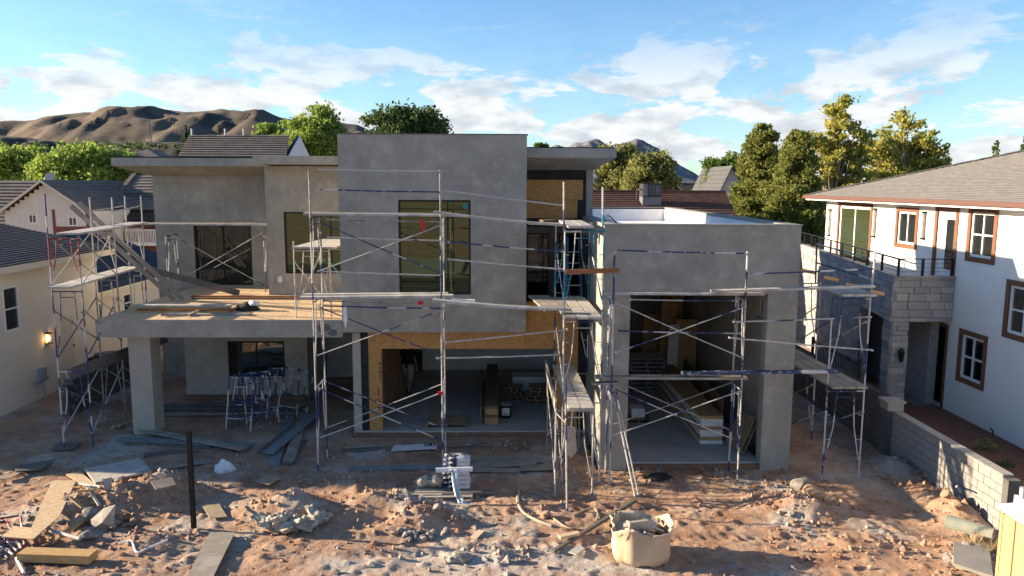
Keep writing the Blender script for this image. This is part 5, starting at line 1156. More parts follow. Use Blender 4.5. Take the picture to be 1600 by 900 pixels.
for i in range(2):
    p = on_ground(436+i*14, 660); spare_frame((p.x, p.y+.3, p.z), (R(-18), R(10+8*i), R(30)), 'tube_mix', ['left', 'right'][i]+' of two pale frames beside the blue leaning frames', 'spare frames under the balcony')
for i in range(5):
    p = on_ground(26+i*5, 872-i*4); spare_frame((p.x-.3, p.y-.5, p.z+.04+.045*i), (R(-89), R(2*i-3), R(62-7*i)), ['tube_blue', 'tube_mix', 'tube_blue', 'tube_mix', 'tube_red'][i], ['lowest', 'second lowest', 'middle', 'second topmost', 'red topmost'][i]+' of the scaffold frames lying in the front left corner', 'frames lying in the front left corner')
# ------------------------------------------------------------------ rocks
def rock_mesh(name, material, seed, sub=2):
    import bmesh
    bm = bmesh.new(); bmesh.ops.create_icosphere(bm, subdivisions=sub, radius=.5); rn = random.Random(seed)
    cuts = [(Vector((rn.gauss(0, 1), rn.gauss(0, 1), rn.gauss(0, 1))).normalized(), rn.uniform(.24, .42)) for _ in range(9)]
    for v in bm.verts:
        for n, d in cuts:
            t = v.co.dot(n)-d
            if t > 0: v.co -= n*t*.9
        v.co *= 1+rn.uniform(-.05, .05)
    me = bpy.data.meshes.new(name); bm.to_mesh(me); bm.free(); me.materials.append(M[material]); return me
ROCKS = {m_: [rock_mesh('rock', m_, 40+i) for i in range(5)] for m_ in ('rock_tan', 'rock_red', 'rock_grey', 'rubble_pale')}
def rock(px, py, wpx, label, m_='rock_tan', group=None, flat=.7, sink=.15):
    p = on_ground(px, py); s = wpx*(p-CAM).length/FPX
    o = bpy.data.objects.new('rock', random.choice(ROCKS[m_])); col.objects.link(o); o.scale = (s, s*random.uniform(.7, 1), s*flat); o.rotation_euler = (random.uniform(-.3, .3), random.uniform(-.3, .3), random.uniform(0, 6.28))
    o.location = (p.x, p.y, p.z+s*flat*(.42-sink)); return tag(o, label, 'rock', group)
for px, py, w, lb, m_ in [(1268, 779, 40, 'pale boulder on the dirt mound right of the garage', 'rock_tan'), (1250, 762, 34, 'grey rounded boulder behind the pale one on the mound', 'rock_grey'), (1237, 790, 14, 'pale stone in front of the mound boulder', 'rubble_pale'),
                          (1408, 712, 22, 'dark boulder at the foot of the block wall in shade', 'rock_grey'), (1440, 738, 24, 'brown boulder halfway along the block wall', 'rock_tan'), (1452, 749, 20, 'tan boulder touching the brown one by the block wall', 'rock_tan'), (1478, 780, 20, 'round tan boulder before the lit block wall', 'rock_tan'), (1497, 792, 22, 'flattish tan boulder near the green-grey pipe', 'rock_tan'),
                          (1502, 888, 32, 'large orange sandstone boulder at the lower right', 'rock_tan'), (1483, 880, 18, 'upright pale stone left of the lower right boulder', 'rubble_pale'), (143, 812, 34, 'big grey-tan boulder in the left rubble heap', 'rock_grey'), (118, 800, 26, 'tan boulder beside the long OSB strip', 'rock_tan'), (137, 840, 26, 'dark rock low in the left rubble heap', 'rock_grey'), (160, 800, 24, 'reddish rock behind the big left boulder', 'rock_red'), (170, 788, 16, 'square tan stone topping the left rubble heap', 'rock_tan'),
                          (206, 774, 14, 'tan stone right of the left rubble heap', 'rock_tan'), (195, 770, 13, 'brown stone in the left rubble heap crest', 'rock_red'), (262, 774, 10, 'small round stone on the right slope of the left heap', 'rock_tan'), (282, 800, 11, 'small stone left of the steel post', 'rock_tan'), (307, 832, 13, 'pale stone at the foot of the steel post', 'rock_tan'), (852, 805, 20, 'blocky tan rock by the curved hose', 'rock_tan'), (848, 792, 12, 'small tan rock on top of the hose bend', 'rock_tan'), (1318, 725, 8, 'small grey stone right of the garage in shade', 'rock_grey'), (188, 668, 14, 'brown stone left of the balcony column', 'rock_tan'), (178, 670, 9, 'pale stone left of the balcony column', 'rubble_pale'), (440, 660, 9, 'orange stone beside the leaning frames', 'rock_red')]:
    rock(px, py, w, lb, m_)
def heap(n, px, py, sx, sy, lo, hi, label, mats, group):
    for i in range(n): rock(px+random.gauss(0, sx), py+random.gauss(0, sy), random.uniform(lo, hi), label, random.choice(mats), group)
heap(40, 172, 806, 30, 18, 5, 17, 'small broken rock in the left rubble heap', ('rock_tan', 'rock_red', 'rock_grey'), 'small rocks of the left rubble heap')
heap(38, 655, 832, 22, 11, 6, 14, 'grey broken plaster lump in the centre rubble pile', ('rock_grey', 'rubble_pale'), 'plaster lumps of the centre pile')
heap(20, 365, 732, 24, 7, 4, 9, 'small stone along the shade edge below the crossed boards', ('rock_tan', 'rubble_pale', 'rock_grey'), 'stones below the crossed boards')
heap(18, 1260, 830, 24, 10, 4, 9, 'small red stone in front of the right dirt mound', ('rock_red', 'rock_tan'), 'stones before the right mound')
heap(16, 1215, 758, 22, 6, 5, 10, 'grey rubble stone beside the garage pillar foot', ('rock_grey', 'rock_red'), 'stones by the garage pillar')
heap(22, 1455, 760, 34, 20, 4, 9, 'small stone on the bank under the block wall', ('rock_tan', 'rock_red'), 'stones under the block wall')
heap(30, 785, 697, 55, 3, 4, 9, 'small plaster crumb along the slab edge of the sheathed opening', ('rubble_pale', 'rock_grey'), 'crumbs along the slab edge')
heap(24, 1080, 735, 60, 4, 4, 9, 'small stone along the garage slab edge', ('rubble_pale', 'rock_grey', 'rock_red'), 'stones along the garage slab')
heap(26, 640, 775, 40, 12, 4, 11, 'clod of grey earth on the mound left of the bag pallet', ('rock_grey', 'rock_tan'), 'clods left of the pallet')
# gravel and crumbs nobody could count
rng = np.random.default_rng(5); n = 8000
gxs, gys = rng.uniform(-12.5, 10, n), 12.2+8.3*rng.uniform(0, 1, n)**1.2
keep = (fbm(gxs*.7, gys*.7, 2, 77) > rng.uniform(.44, .66, n)); gxs, gys = gxs[keep], gys[keep]; k = len(gxs); gzs = ground_z(gxs, gys)
s = .008+.05*rng.uniform(0, 1, k)**4
base_v = np.array([(1, 0, 0), (-1, 0, 0), (0, 1, 0), (0, -1, 0), (0, 0, .8), (0, 0, -.8)], float); base_f = [(0, 2, 4), (2, 1, 4), (1, 3, 4), (3, 0, 4), (2, 0, 5), (1, 2, 5), (3, 1, 5), (0, 3, 5)]
V = (base_v[None]*(1+.35*rng.normal(size=(k, 6, 1))))*s[:, None, None]; an = rng.uniform(0, 6.28, k); c_, s_ = np.cos(an)[:, None], np.sin(an)[:, None]
V = np.stack([V[..., 0]*c_-V[..., 1]*s_, V[..., 0]*s_+V[..., 1]*c_, V[..., 2]], -1)+np.stack([gxs, gys, gzs+s*.35], -1)[:, None, :]
for half, mt in ((0, 'rock_tan'), (1, 'rubble_pale')):
    sel = np.arange(k) % 3 == 0 if half else np.arange(k) % 3 != 0; VV = V[sel]; kk = len(VV); F_ = (np.array(base_f)[None]+np.arange(kk)[:, None, None]*6).reshape(-1, 3)
    me = bpy.data.meshes.new('gravel'); me.from_pydata(VV.reshape(-1, 3).tolist(), [], F_.tolist()); me.materials.append(M[mt]); o = bpy.data.objects.new('gravel', me); col.objects.link(o)
    tag(o, ['tan stone crumbs scattered over the bare earth', 'pale plaster crumbs scattered over the bare earth'][half], None, None, 'stuff')

rng = np.random.default_rng(15); k = 2000; mi = rng.integers(0, len(MOUNDS), k); mm = np.array(MOUNDS)[mi]
cxs = np.where(np.arange(k) % 5 == 0, rng.uniform(-12, 9.5, k), mm[:, 0]+rng.normal(size=k)*mm[:, 3]*.8); cys = np.where(np.arange(k) % 5 == 0, rng.uniform(12.3, 18.2, k), mm[:, 1]+rng.normal(size=k)*mm[:, 4]*.8)
s = .018+.07*rng.uniform(0, 1, k)**3.2; czs = ground_z(cxs, cys)
V = (base_v[None]*(1+.3*rng.normal(size=(k, 6, 1))))*s[:, None, None]; an = rng.uniform(0, 6.28, k); c_, s_ = np.cos(an)[:, None], np.sin(an)[:, None]
V = np.stack([V[..., 0]*c_-V[..., 1]*s_, V[..., 0]*s_+V[..., 1]*c_, V[..., 2]], -1)+np.stack([cxs, cys, czs+s*.3], -1)[:, None, :]
me = bpy.data.meshes.new('earth_clods'); me.from_pydata(V.reshape(-1, 3).tolist(), [], (np.array(base_f)[None]+np.arange(k)[:, None, None]*6).reshape(-1, 3).tolist()); me.materials.append(M['earth']); o = bpy.data.objects.new('earth_clods', me); col.objects.link(o)
tag(o, 'crumbly clods of red earth on the mounds', None, None, 'stuff')

# ------------------------------------------------------------------ boards and sheets lying about
def sheet(pts, label, mt, t=.02, lift=.03, cat='sheet', name='board', group=None):
    P = [on_ground(x, y) for x, y in pts]; A = np.array([(p.x, p.y, 1) for p in P]); zz = np.array([p.z for p in P])
    co = np.linalg.lstsq(A, zz, rcond=None)[0]*np.array([.6, .6, 1]); co[2] += (zz-A @ co).mean()
    cx_, cy_ = A[:, 0].mean(), A[:, 1].mean(); worst = 0
    for q in P:
        for f in np.linspace(0, 1, 9):
            x, y = cx_+(q.x-cx_)*f, cy_+(q.y-cy_)*f; worst = max(worst, gz(x, y)-(co[0]*x+co[1]*y+co[2]))
    co[2] += worst*.8+lift*.6+t
    Q = []
    for x, y in pts:
        d = ray(x, y); s = (co[0]*CAM.x+co[1]*CAM.y+co[2]-CAM.z)/(d.z-co[0]*d.x-co[1]*d.y); Q.append(CAM+d*s)
    return MB().prism(Q, (0, 0, -t)).build(name, mt, None, label=label, cat=cat, group=group)
def lie(p0, p1, w, label, mt, t=.04, lift=.03, name='board', group='boards lying on the ground', cat='board', z0=0., z1=0.):
    a, b = on_ground(*p0), on_ground(*p1); a.z += lift+z0; b.z += lift+z1; return MB().beam(a, b, w, t).build(name, mt, None, label=label, cat=cat, group=group)
sheet([(81, 751), (119, 750), (93, 806), (52, 842), (48, 826)], 'long yellow OSB strip lying at the front left', 'osb_floor', .018, .16, name='osb_strip', cat='osb sheet')
sheet([(22, 822), (48, 824), (51, 842), (2, 838)], 'small OSB piece at the foot of the long strip', 'osb_floor', .018, .30, name='osb_offcut', cat='osb sheet')
for i in range(2):
    a = on_ground(84+i*4, 768-i*3); pts = [Vector((a.x-.22+.44*k/8, a.y+.12*math.sin(math.pi*k/8)-i*.06+.1*k/8, a.z+.10+.06*math.sin(math.pi*k/8))) for k in range(9)]
    MB().tube(pts, .028, 6).build('curled_offcut', 'plank_pale', label=['near', 'far'][i]+' curled pale strip lying on the long OSB strip', cat='offcut', group='curled strips')
sheet([(132, 732), (218, 715), (238, 735), (149, 754)], 'large weathered grey plywood sheet on the left rubble', 'plank_pale', .05, .12, name='plywood_sheet', cat='plywood')
sheet([(103, 741), (124, 736), (150, 757), (140, 764)], 'yellow OSB offcut tucked under the grey plywood sheet', 'osb_floor', .018, .05, name='osb_offcut', cat='osb sheet')
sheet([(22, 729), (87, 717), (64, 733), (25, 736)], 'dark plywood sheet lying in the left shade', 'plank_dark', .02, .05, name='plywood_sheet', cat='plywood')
sheet([(0, 744), (37, 735), (17, 747), (0, 748)], 'tan plywood corner at the left picture edge', 'osb_weathered', .02, .06, name='plywood_sheet', cat='plywood')
sheet([(316, 790), (342, 786), (355, 807), (328, 809)], 'small square OSB piece right of the steel post', 'osb_weathered', .02, .05, name='osb_offcut', cat='osb sheet')
sheet([(328, 831), (367, 832), (331, 905), (290, 905)], 'long grey plywood strip at the bottom edge', 'plank', .02, .05, name='plywood_strip', cat='plywood')
sheet([(235, 751), (269, 745), (275, 757), (243, 764)], 'small grey plywood square on the left heap', 'plank', .02, .12, name='plywood_offcut', cat='plywood')
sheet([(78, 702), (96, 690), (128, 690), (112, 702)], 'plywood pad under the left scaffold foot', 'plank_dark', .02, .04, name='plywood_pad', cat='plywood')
sheet([(400, 752), (418, 741), (440, 746), (420, 757)], 'small tilted board behind the sack pile', 'osb_weathered', .02, .10, name='osb_offcut', cat='osb sheet')
lie((186, 688), (393, 699), .27, 'blue-grey board under the brown one before the column', 'plank_blue', lift=.05)
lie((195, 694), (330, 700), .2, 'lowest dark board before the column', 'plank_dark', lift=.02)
lie((205, 674), (382, 708), .26, 'brown weathered board crossing over the blue-grey one', 'plank', lift=.12)
lie((225, 714), (310, 706), .25, 'dark board beside the grey plywood sheet', 'plank_dark', lift=.05); lie((235, 735), (330, 722), .22, 'brown board at the shade edge near the steel post', 'plank', lift=.04)
for i, (a, b, mt, lf) in enumerate([((453, 651), (427, 730), 'plank_blue', .03), ((466, 665), (410, 710), 'plank_dark', .06), ((477, 649), (451, 725), 'plank', .08), ((493, 654), (420, 716), 'plank_blue', .14), ((472, 690), (446, 728), 'plank_dark', .03)]):
    lie(a, b, .28, ['leftmost board', 'thin dark board', 'upright-lying middle board', 'topmost board', 'short lower board'][i]+' of the crossed boards under the balcony edge', mt, lift=lf, group='crossed boards under the balcony edge')
for i, (a, b, mt) in enumerate([((250, 641), (480, 641), 'plank_dark'), ((250, 650), (470, 647), 'plank'), ((252, 636), (400, 634), 'plank_dark')]):
    lie(a, b, .24, ['middle', 'front', 'rear'][i]+' of the long boards along the porch wall', mt, lift=.06, group='boards along the porch wall')
lie((549, 736), (728, 732), .22, 'long speckled blue-grey board before the sheathed opening', 'plank_blue', .06, .06)
for i, (a, b) in enumerate([((700, 722), (822, 717)), ((742, 728), (851, 722)), ((730, 738), (812, 739)), ((812, 737), (873, 735)), ((735, 733), (838, 729))]):
    lie(a, b, .2, ['rear left', 'rear right', 'front left', 'front right', 'middle'][i]+' of the grey boards behind the bag pallet', 'plank', .05, .05+.01*i, group='grey boards behind the bag pallet')
lie((535, 705), (608, 702), .2, 'dark board left of the painted sign panel', 'plank_dark', lift=.03)
lie((690, 702), (770, 700), .1, 'thin dark lath right of the painted sign panel', 'plank_dark', lift=.03); lie((772, 772), (690, 776), .1, 'thin dark timber beside the bag pallet', 'plank_dark', .07, .05)
# painted white panel with black lettering
a, b, c, d_ = [on_ground(x, y) for x, y in ((611, 704), (683, 700), (682, 692), (616, 696))]; z = max(a.z, b.z, c.z, d_.z)+.06
sg = thing('sign_panel', (a.x, a.y, z), 'white panel with black letters lying before the sheathed opening', 'sign')
Q = [atZ(x, y, z) for x, y in ((611, 704), (683, 700), (682, 692), (616, 696))]; MB().prism(Q, (0, 0, -.02)).build('panel', 'white_plastic', sg)
def stroke(x0, y0, x1, y1): 
    p0, p1 = Vector(atZ(x0, y0, z+.004)), Vector(atZ(x1, y1, z+.004)); MB().beam(p0, p1, .035, .003).build('letter_stroke', 'marker', sg)
for s_ in [(661, 692.5, 668, 692.2), (664.5, 692.4, 664, 697), (668.5, 692.4, 668.3, 696.5), (668.3, 696.5, 672, 696.3), (672, 696.3, 672.3, 692.2), (674.5, 692.2, 674.2, 696.3), (674.5, 692.2, 678, 692), (674.3, 694, 677, 693.9), (679.5, 692, 679.2, 696.1), (679.5, 692, 682, 691.9), (679.4, 693.8, 681.6, 693.7)]: stroke(*s_)
# long bar, timber, laths, pipes
lie((864, 866), (993, 785), .07, 'long dark timber bar pointing at the garage scaffold', 'plank_dark', .07, .05, 'timber_bar', cat='timber', group='timbers on the ground')
a = on_ground(885, 848); MB().beam(a+Vector((-.15, -.05, .14)), a+Vector((.25, .13, .14)), .12, .05).build('offcut', 'cardboard', label='short tan offcut resting on the long dark bar', cat='offcut')
p0, p1 = on_ground(30, 881), on_ground(142, 883); zb_ = max(p0.z, p1.z)+.11
MB().beam(Vector((p0.x, p0.y+.10, zb_)), Vector((p1.x, p1.y+.10, zb_)), .28, .16).build('timber_beam', 'lumber', label='thick fresh yellow beam at the bottom left', cat='beam')
lie((80, 854), (126, 822), .09, 'yellow stud behind the thick fresh beam', 'lumber', .05, .08, 'stud', cat='timber', group='timbers on the ground')
a, b = on_ground(80, 841), on_ground(126, 857); MB().tube([a+Vector((0, 0, .16)), b+Vector((0, 0, .2))], .035, 8).build('pipe', 'tube_pale', label='pale grey pipe lying on the rubble behind the beam', cat='pipe')
a, b = on_ground(26, 876), on_ground(38, 900); MB().tube([a+Vector((0, 0, .05)), b+Vector((0, 0, .06))], .03, 8).build('pipe', 'white_plastic', label='short white pipe at the bottom left corner', cat='pipe')
for i, (a, b) in enumerate([((117, 763), (158, 772)), ((122, 777), (152, 775)), ((138, 780), (155, 787)), ((110, 787), (128, 789)), ((140, 772), (152, 774))]):
    lie(a, b, .05, ['longest upper', 'second', 'white', 'lowest', 'short'][i]+' lath in the left rubble heap', 'lumber' if i % 2 else 'plank_pale', .04, .14, 'lath', 'laths in the left rubble heap', 'lath')
a = on_ground(168, 765); MB().prism([a+Vector((-.1, 0, .25)), a+Vector((.08, 0, .28)), a+Vector((.06, 0, .0)), a+Vector((-.06, 0, .0))], (0, .06, 0)).build('block_offcut', 'plank_pale', label='pale upright wood block on the left rubble heap', cat='offcut')
a = on_ground(160, 828); MB().add([a+Vector(v) for v in ((-.2, 0, .02), (.2, .05, .05), (.25, .1, .5), (0, .12, .42), (-.25, .05, .2), (.05, -.1, .2))], [(0, 1, 5), (1, 2, 5), (2, 3, 5), (3, 4, 5), (4, 0, 5)]).build('torn_sack', 'sack_paper', label='torn dark-bellied sack in the left rubble heap', cat='sack')
# bent wires and hoses
def hose(pts, r, label, mt='hose', name='hose', lift=.03):
    P = [on_ground(x, y)+Vector((0, 0, lift)) for x, y in pts]; Q = []
    for i in range(len(P)-1):
        p0, p1, p2, p3 = P[max(i-1, 0)], P[i], P[i+1], P[min(i+2, len(P)-1)]
        for k in range(5):
            t = k/5; Q.append(.5*((2*p1)+(p2-p0)*t+(2*p0-5*p1+4*p2-p3)*t*t+(3*p1-p0-3*p2+p3)*t**3))
    MB().tube(Q+[P[-1]], r, 6).build(name, mt, label=label, cat='hose' if name == 'hose' else name)
hose([(811, 767), (809, 785), (818, 803), (838, 815), (862, 823)], .035, 'pale curved hose in front of the low tower', 'hose')
hose([(865, 812), (880, 823), (893, 828), (900, 826)], .02, 'thin end of hose curling beside the blocky rock', 'hose')
hose([(895, 808), (912, 800), (928, 797), (934, 805), (932, 815)], .022, 'small hose loop near the long dark bar', 'hose')
hose([(812, 773), (825, 768), (830, 780), (818, 783), (815, 774), (833, 772), (850, 780)], .014, 'tangle of thin grey wire by the low tower', 'tube_steel', 'wire')
hose([(185, 852), (205, 848), (214, 862), (232, 856), (262, 846)], .02, 'bent white wire on the ground right of the beam', 'white_plastic', 'wire')
hose([(1500, 760), (1497, 775), (1492, 785)], .02, 'white tube hanging from the lit block wall', 'white_plastic', 'tube', .3)
a = on_ground(264, 842); rock(264, 842, 11, 'dark lump at the end of the bent white wire', 'rock_grey')
# steel post
p = on_ground(303, 826); sp = thing('steel_post', (p.x, p.y, p.z), 'dark rusty steel post standing alone at the front left', 'post')
m = MB(); m.box(p.x-.045, p.x+.045, p.y-.035, p.y-.027, p.z-.1, p.z+2.05).box(p.x-.045, p.x+.045, p.y+.027, p.y+.035, p.z-.1, p.z+2.05).box(p.x-.004, p.x+.004, p.y-.0265, p.y+.0265, p.z-.1, p.z+2.05)
for v, nmx in ((0, 'flange'), (8, 'flange'), (16, 'web')):
    q = MB(); q.v = m.v[v:v+8]; q.f = [tuple(i for i in f) for f in m.f[:6]]; q.build(nmx, 'steel_dark', sp)
# plastic bags, black cloth
def crumple(px, py, w, h, label, mt, seed, name='plastic_bag', cat='bag'):
    import bmesh
    p = on_ground(px, py); rn = random.Random(seed); bm = bmesh.new(); bmesh.ops.create_icosphere(bm, subdivisions=3, radius=1)
    for v in bm.verts:
        d = v.co.normalized(); f = 1+.2*math.sin(d.x*4+seed)*math.sin(d.y*5+seed*2)+.09*math.sin(d.z*7+d.x*6+seed)+rn.uniform(-.035, .035); v.co = Vector((d.x*w*f, d.y*w*.7*f, max(d.z, -.15)*h*f))
    me = bpy.data.meshes.new(name); bm.to_mesh(me); bm.free(); me.materials.append(M[mt]); o = bpy.data.objects.new(name, me); col.objects.link(o); o.location = (p.x, p.y, p.z+.03); return tag(o, label, cat)
crumple(352, 736, .24, .24, 'crumpled pale plastic bag at the shade edge', 'white_plastic', 3)
crumple(1027, 746, .34, .04, 'flat black cloth lying before the garage', 'black_paper', 5, 'black_cloth', 'cloth')
crumple(828, 835, .2, .05, 'pale crumpled paper right of the centre rubble', 'rubble_pale', 6, 'paper', 'paper')
crumple(715, 873, .25, .12, 'grey plaster lump at the bottom centre', 'rubble_pale', 8, 'plaster_lump', 'plaster')
sheet([(735, 838), (748, 827), (757, 829), (745, 841)], 'small tan cardboard scrap in the sunlit centre', 'cardboard', .015, .03, name='cardboard_scrap', cat='cardboard')
sheet([(888, 862), (905, 850), (914, 857), (900, 866)], 'small pale board scrap beside the long dark bar', 'plank_pale', .02, .05, name='board_scrap', cat='board')
# heap of spent cement sacks: flattened, folded paper
def folded_sack(c, w, l, h, rot, seed, label, mt='sack_paper', group=None, name='cement_sack'):
    rn = random.Random(seed); m = MB(); nx, ny = 12, 9; ph = [rn.uniform(0, 6.28) for _ in range(5)]; Rm = Matrix.Rotation(rot[2], 3, 'Z') @ Matrix.Rotation(rot[0], 3, 'X') @ Matrix.Rotation(rot[1], 3, 'Y')
    for side in (1, -1):
        for i in range(nx):
            for j in range(ny):
                u, v = i/(nx-1)*2-1, j/(ny-1)*2-1; e = (1-abs(u)**6)*(1-abs(v)**5)
                fold = .35*math.sin(u*5+ph[0]+v*1.5)+.25*math.sin(v*6+ph[1]+u*2)+.15*math.sin((u+v)*9+ph[2])
                z = h*(side*.5*e+.55*fold*(.35+.65*e))+.25*h*u*v
                m.v.append(tuple(Vector(c)+Rm @ Vector((u*w*(1+.08*math.sin(v*4+ph[3])), v*l*(1+.08*math.sin(u*4+ph[4])), z))))
    N_ = nx*ny
    for i in range(nx-1):
        for j in range(ny-1):
            a_ = i*ny+j; m.f += [(a_, a_+ny, a_+ny+1, a_+1), (N_+a_, N_+a_+1, N_+a_+ny+1, N_+a_+ny)]
    rim = [i*ny for i in range(nx)]+[(nx-1)*ny+j for j in range(1, ny)]+[i*ny+ny-1 for i in range(nx-2, -1, -1)]+[j for j in range(ny-2, 0, -1)]
    for a_, b_ in zip(rim, rim[1:]+rim[:1]): m.f.append((a_, b_, N_+b_, N_+a_))
    return m.build(name, mt, None, False, label, 'sack', group)
for i, (px, py, dz) in enumerate([(412, 808, .04), (438, 818, .05), (462, 815, .05), (488, 806, .05), (422, 803, .11), (448, 806, .13), (474, 803, .12), (440, 797, .17), (466, 795, .19), (492, 796, .14), (426, 824, .03), (505, 812, .03)]):
    p = on_ground(px, py); folded_sack((p.x, p.y, p.z+dz), random.uniform(.2, .27), random.uniform(.14, .2), random.uniform(.10, .16), (random.uniform(-.6, .6), random.uniform(-.5, .5), random.uniform(0, 3)), 60+i,
        ['far left', 'lower left', 'lower middle', 'lower right', 'upper left', 'central', 'upper right', 'top left', 'topmost', 'right end', 'lowest', 'outermost right'][i]+' empty cement sack in the sunlit sack pile', group='empty sacks in the pile')

# ------------------------------------------------------------------ pallets
def pallet(loc, rz, label, mt='pallet_wood', w=1.2, l=1.0, group=None, tilt=0.0, n=7):
    t = thing('pallet', loc, label, 'pallet', group); t.rotation_euler = (tilt, 0, rz)
    def bx(nm, *a):
        o = MB().box(*a).build(nm, mt, t); o.matrix_parent_inverse = Matrix.Identity(4)
    for i in range(n): y = -l/2+(l-.09)*i/(n-1); bx('deck_board', -w/2, w/2, y, y+.09, .105, .125)
    for x in (-w/2, -.02, w/2-.04): bx('stringer', x, x+.04, -l/2, l/2, .018, .1045)
    for y in (-l/2, -.05, l/2-.1): bx('bottom_board', -w/2, w/2, y, y+.1, 0, .0175)
    return t
p = atZ(694, 770, .0); g0 = gz(p.x, p.y); pallet((p.x, p.y, g0), R(2), 'worn pallet carrying the blue plaster bags', 'pallet_grey', 1.3, .95)
PB = Vector((p.x, p.y, g0+.125))
for i in range(7):
    o = MB(); c = PB+Vector((.28+random.uniform(-.02, .02), .12+random.uniform(-.02, .02), .055+i*.11)); n = 8; V = []
    for kx in range(5):
        for ky in range(4):
            u, v = kx/4*2-1, ky/3*2-1; e = (1-abs(u)**4*.75)*(1-abs(v)**4*.75)
            V.append((c.x+u*.30, c.y+v*.22, c.z+.062*e)); V.append((c.x+u*.30, c.y+v*.22, c.z-.052*e))
    Fm = []
    for kx in range(4):
        for ky in range(3):
            a = 2*(kx*4+ky); b = 2*(kx*4+ky+1); c2 = 2*((kx+1)*4+ky); d2 = 2*((kx+1)*4+ky+1); Fm += [(a, c2, d2, b), (a+1, b+1, d2+1, c2+1)]
    for kx in range(4):
        for ky in (0, 3): a, b = 2*(kx*4+ky), 2*((kx+1)*4+ky); Fm.append((a, a+1, b+1, b))
    for ky in range(3):
        for kx in (0, 4): a, b = 2*(kx*4+ky), 2*(kx*4+ky+1); Fm.append((a, b, b+1, a+1))
    o.add(V, Fm).build('plaster_bag', 'sack_blue', None, True, ['lowest', 'second', 'third', 'fourth', 'fifth', 'sixth', 'topmost'][i]+' blue and white plaster bag stacked on the worn pallet', 'bag', 'plaster bags on the pallet')
pr = PB+Vector((.26, -.14, .56)); rl_ = thing('plastic_roll', pr, 'white plastic sheeting roll with loose tail on the plaster bags', 'plastic roll')
MB().tube([pr+Vector((-.42, -.22, .02)), pr+Vector((.40, -.16, .02))], .055, 12).build('roll', 'white_plastic', rl_)
V = []; Fm = []; path = [(.0, -.24, .05), (.02, -.33, -.12), (.05, -.38, -.30), (.10, -.42, -.48), (.18, -.48, -.60), (.24, -.56, -.62)]; wd_ = [.11, .07, .06, .07, .09, .13]
for i, (x, y, z) in enumerate(path):
    for k in range(7): u = k/6*2-1; V.append((pr.x+x+u*wd_[i], pr.y+y+.035*math.sin(k*2.4+i)-.02*abs(u), pr.z+z))
for i in range(5):
    for k in range(6): a = i*7+k; Fm.append((a, a+1, a+8, a+7))
tl = MB().add(V, Fm).build('loose_tail', 'white_plastic', rl_, True); md = tl.modifiers.new('thickness', 'SOLIDIFY'); md.thickness = .02
for i, (dx, dy, rz) in enumerate(((-.46, .12, .5), (-.22, .1, -.3))):
    folded_sack(PB+Vector((dx, dy, .12+.03*i)), .2, .14, .2, (.2, .3*(1-2*i), rz), 90+i, ['left', 'right'][i]+' tan cement sack slumped beside the plaster bags', group='tan sacks on the pallet')
rock(683, 797, 14, 'small pale bag-shaped stone before the pallet', 'rubble_pale')

# ------------------------------------------------------------------ big tan sack full of offcuts
p = on_ground(1009, 889); bc = Vector((p.x, p.y+.48, p.z)); BG = thing('bulk_bag', bc, 'big tan bulk bag full of block offcuts at the front', 'bulk bag')
n = 44; V = []; Fm = []
prof = [(.0, .46), (.05, .53), (.17, .565), (.35, .555), (.50, .55), (.61, .575), (.67, .60)]
for j, (z, r) in enumerate(prof):
    for k in range(n):
        a = 2*math.pi*k/n; sq = 1+.10*math.cos(4*a+.6)*-1*.6; w_ = 1+(.03+.03*(j > 4))*math.sin(k*2.9+j*.5)+.035*math.sin(k*1.3+j*.3)+.02*math.sin(k*5.1); dz = (.05*math.sin(3*a+1)+.04*math.sin(5*a)) if j >= 5 else 0
        V.append((bc.x+math.cos(a)*r*sq*w_, bc.y+math.sin(a)*r*sq*w_*.92, bc.z+z+dz))
for j in range(len(prof)-1):
    for k in range(n): Fm.append((j*n+k, j*n+(k+1) % n, (j+1)*n+(k+1) % n, (j+1)*n+k))
Fm.append(tuple(range(n))[::-1])
bg = MB().add(V, Fm).build('bag', 'cardboard', BG, True); md = bg.modifiers.new('thickness', 'SOLIDIFY'); md.thickness = .018
MB().tube([(bc.x, bc.y, bc.z+.3), (bc.x, bc.y, bc.z+.44)], .47, 16).build('fill', 'plank_dark', BG)
rn = random.Random(4)
for i in range(13):
    a, rr = rn.uniform(0, 6.28), rn.uniform(.05, .40); c = Vector((bc.x+math.cos(a)*rr, bc.y+math.sin(a)*rr, bc.z+rn.uniform(.47, .63)))
    q = MB().obox((0, 0, 0), (rn.uniform(.22, .36), rn.uniform(.16, .26), rn.uniform(.03, .07)), Matrix.Rotation(rn.uniform(-.7, .7), 3, 'X') @ Matrix.Rotation(rn.uniform(-.6, .6), 3, 'Y') @ Matrix.Rotation(rn.uniform(0, 3), 3, 'Z'))
    q.v = [tuple(Vector(v)+c) for v in q.v]; q.build('offcut', rn.choice(('block_pale', 'block_pale', 'plank', 'cardboard')), BG)
q = MB().obox((0, 0, 0), (.36, .05, .42), Matrix.Rotation(.35, 3, 'X') @ Matrix.Rotation(.15, 3, 'Z')); q.v = [tuple(Vector(v)+bc+Vector((-.1, -.12, .60))) for v in q.v]; q.build('offcut', 'block_pale', BG)

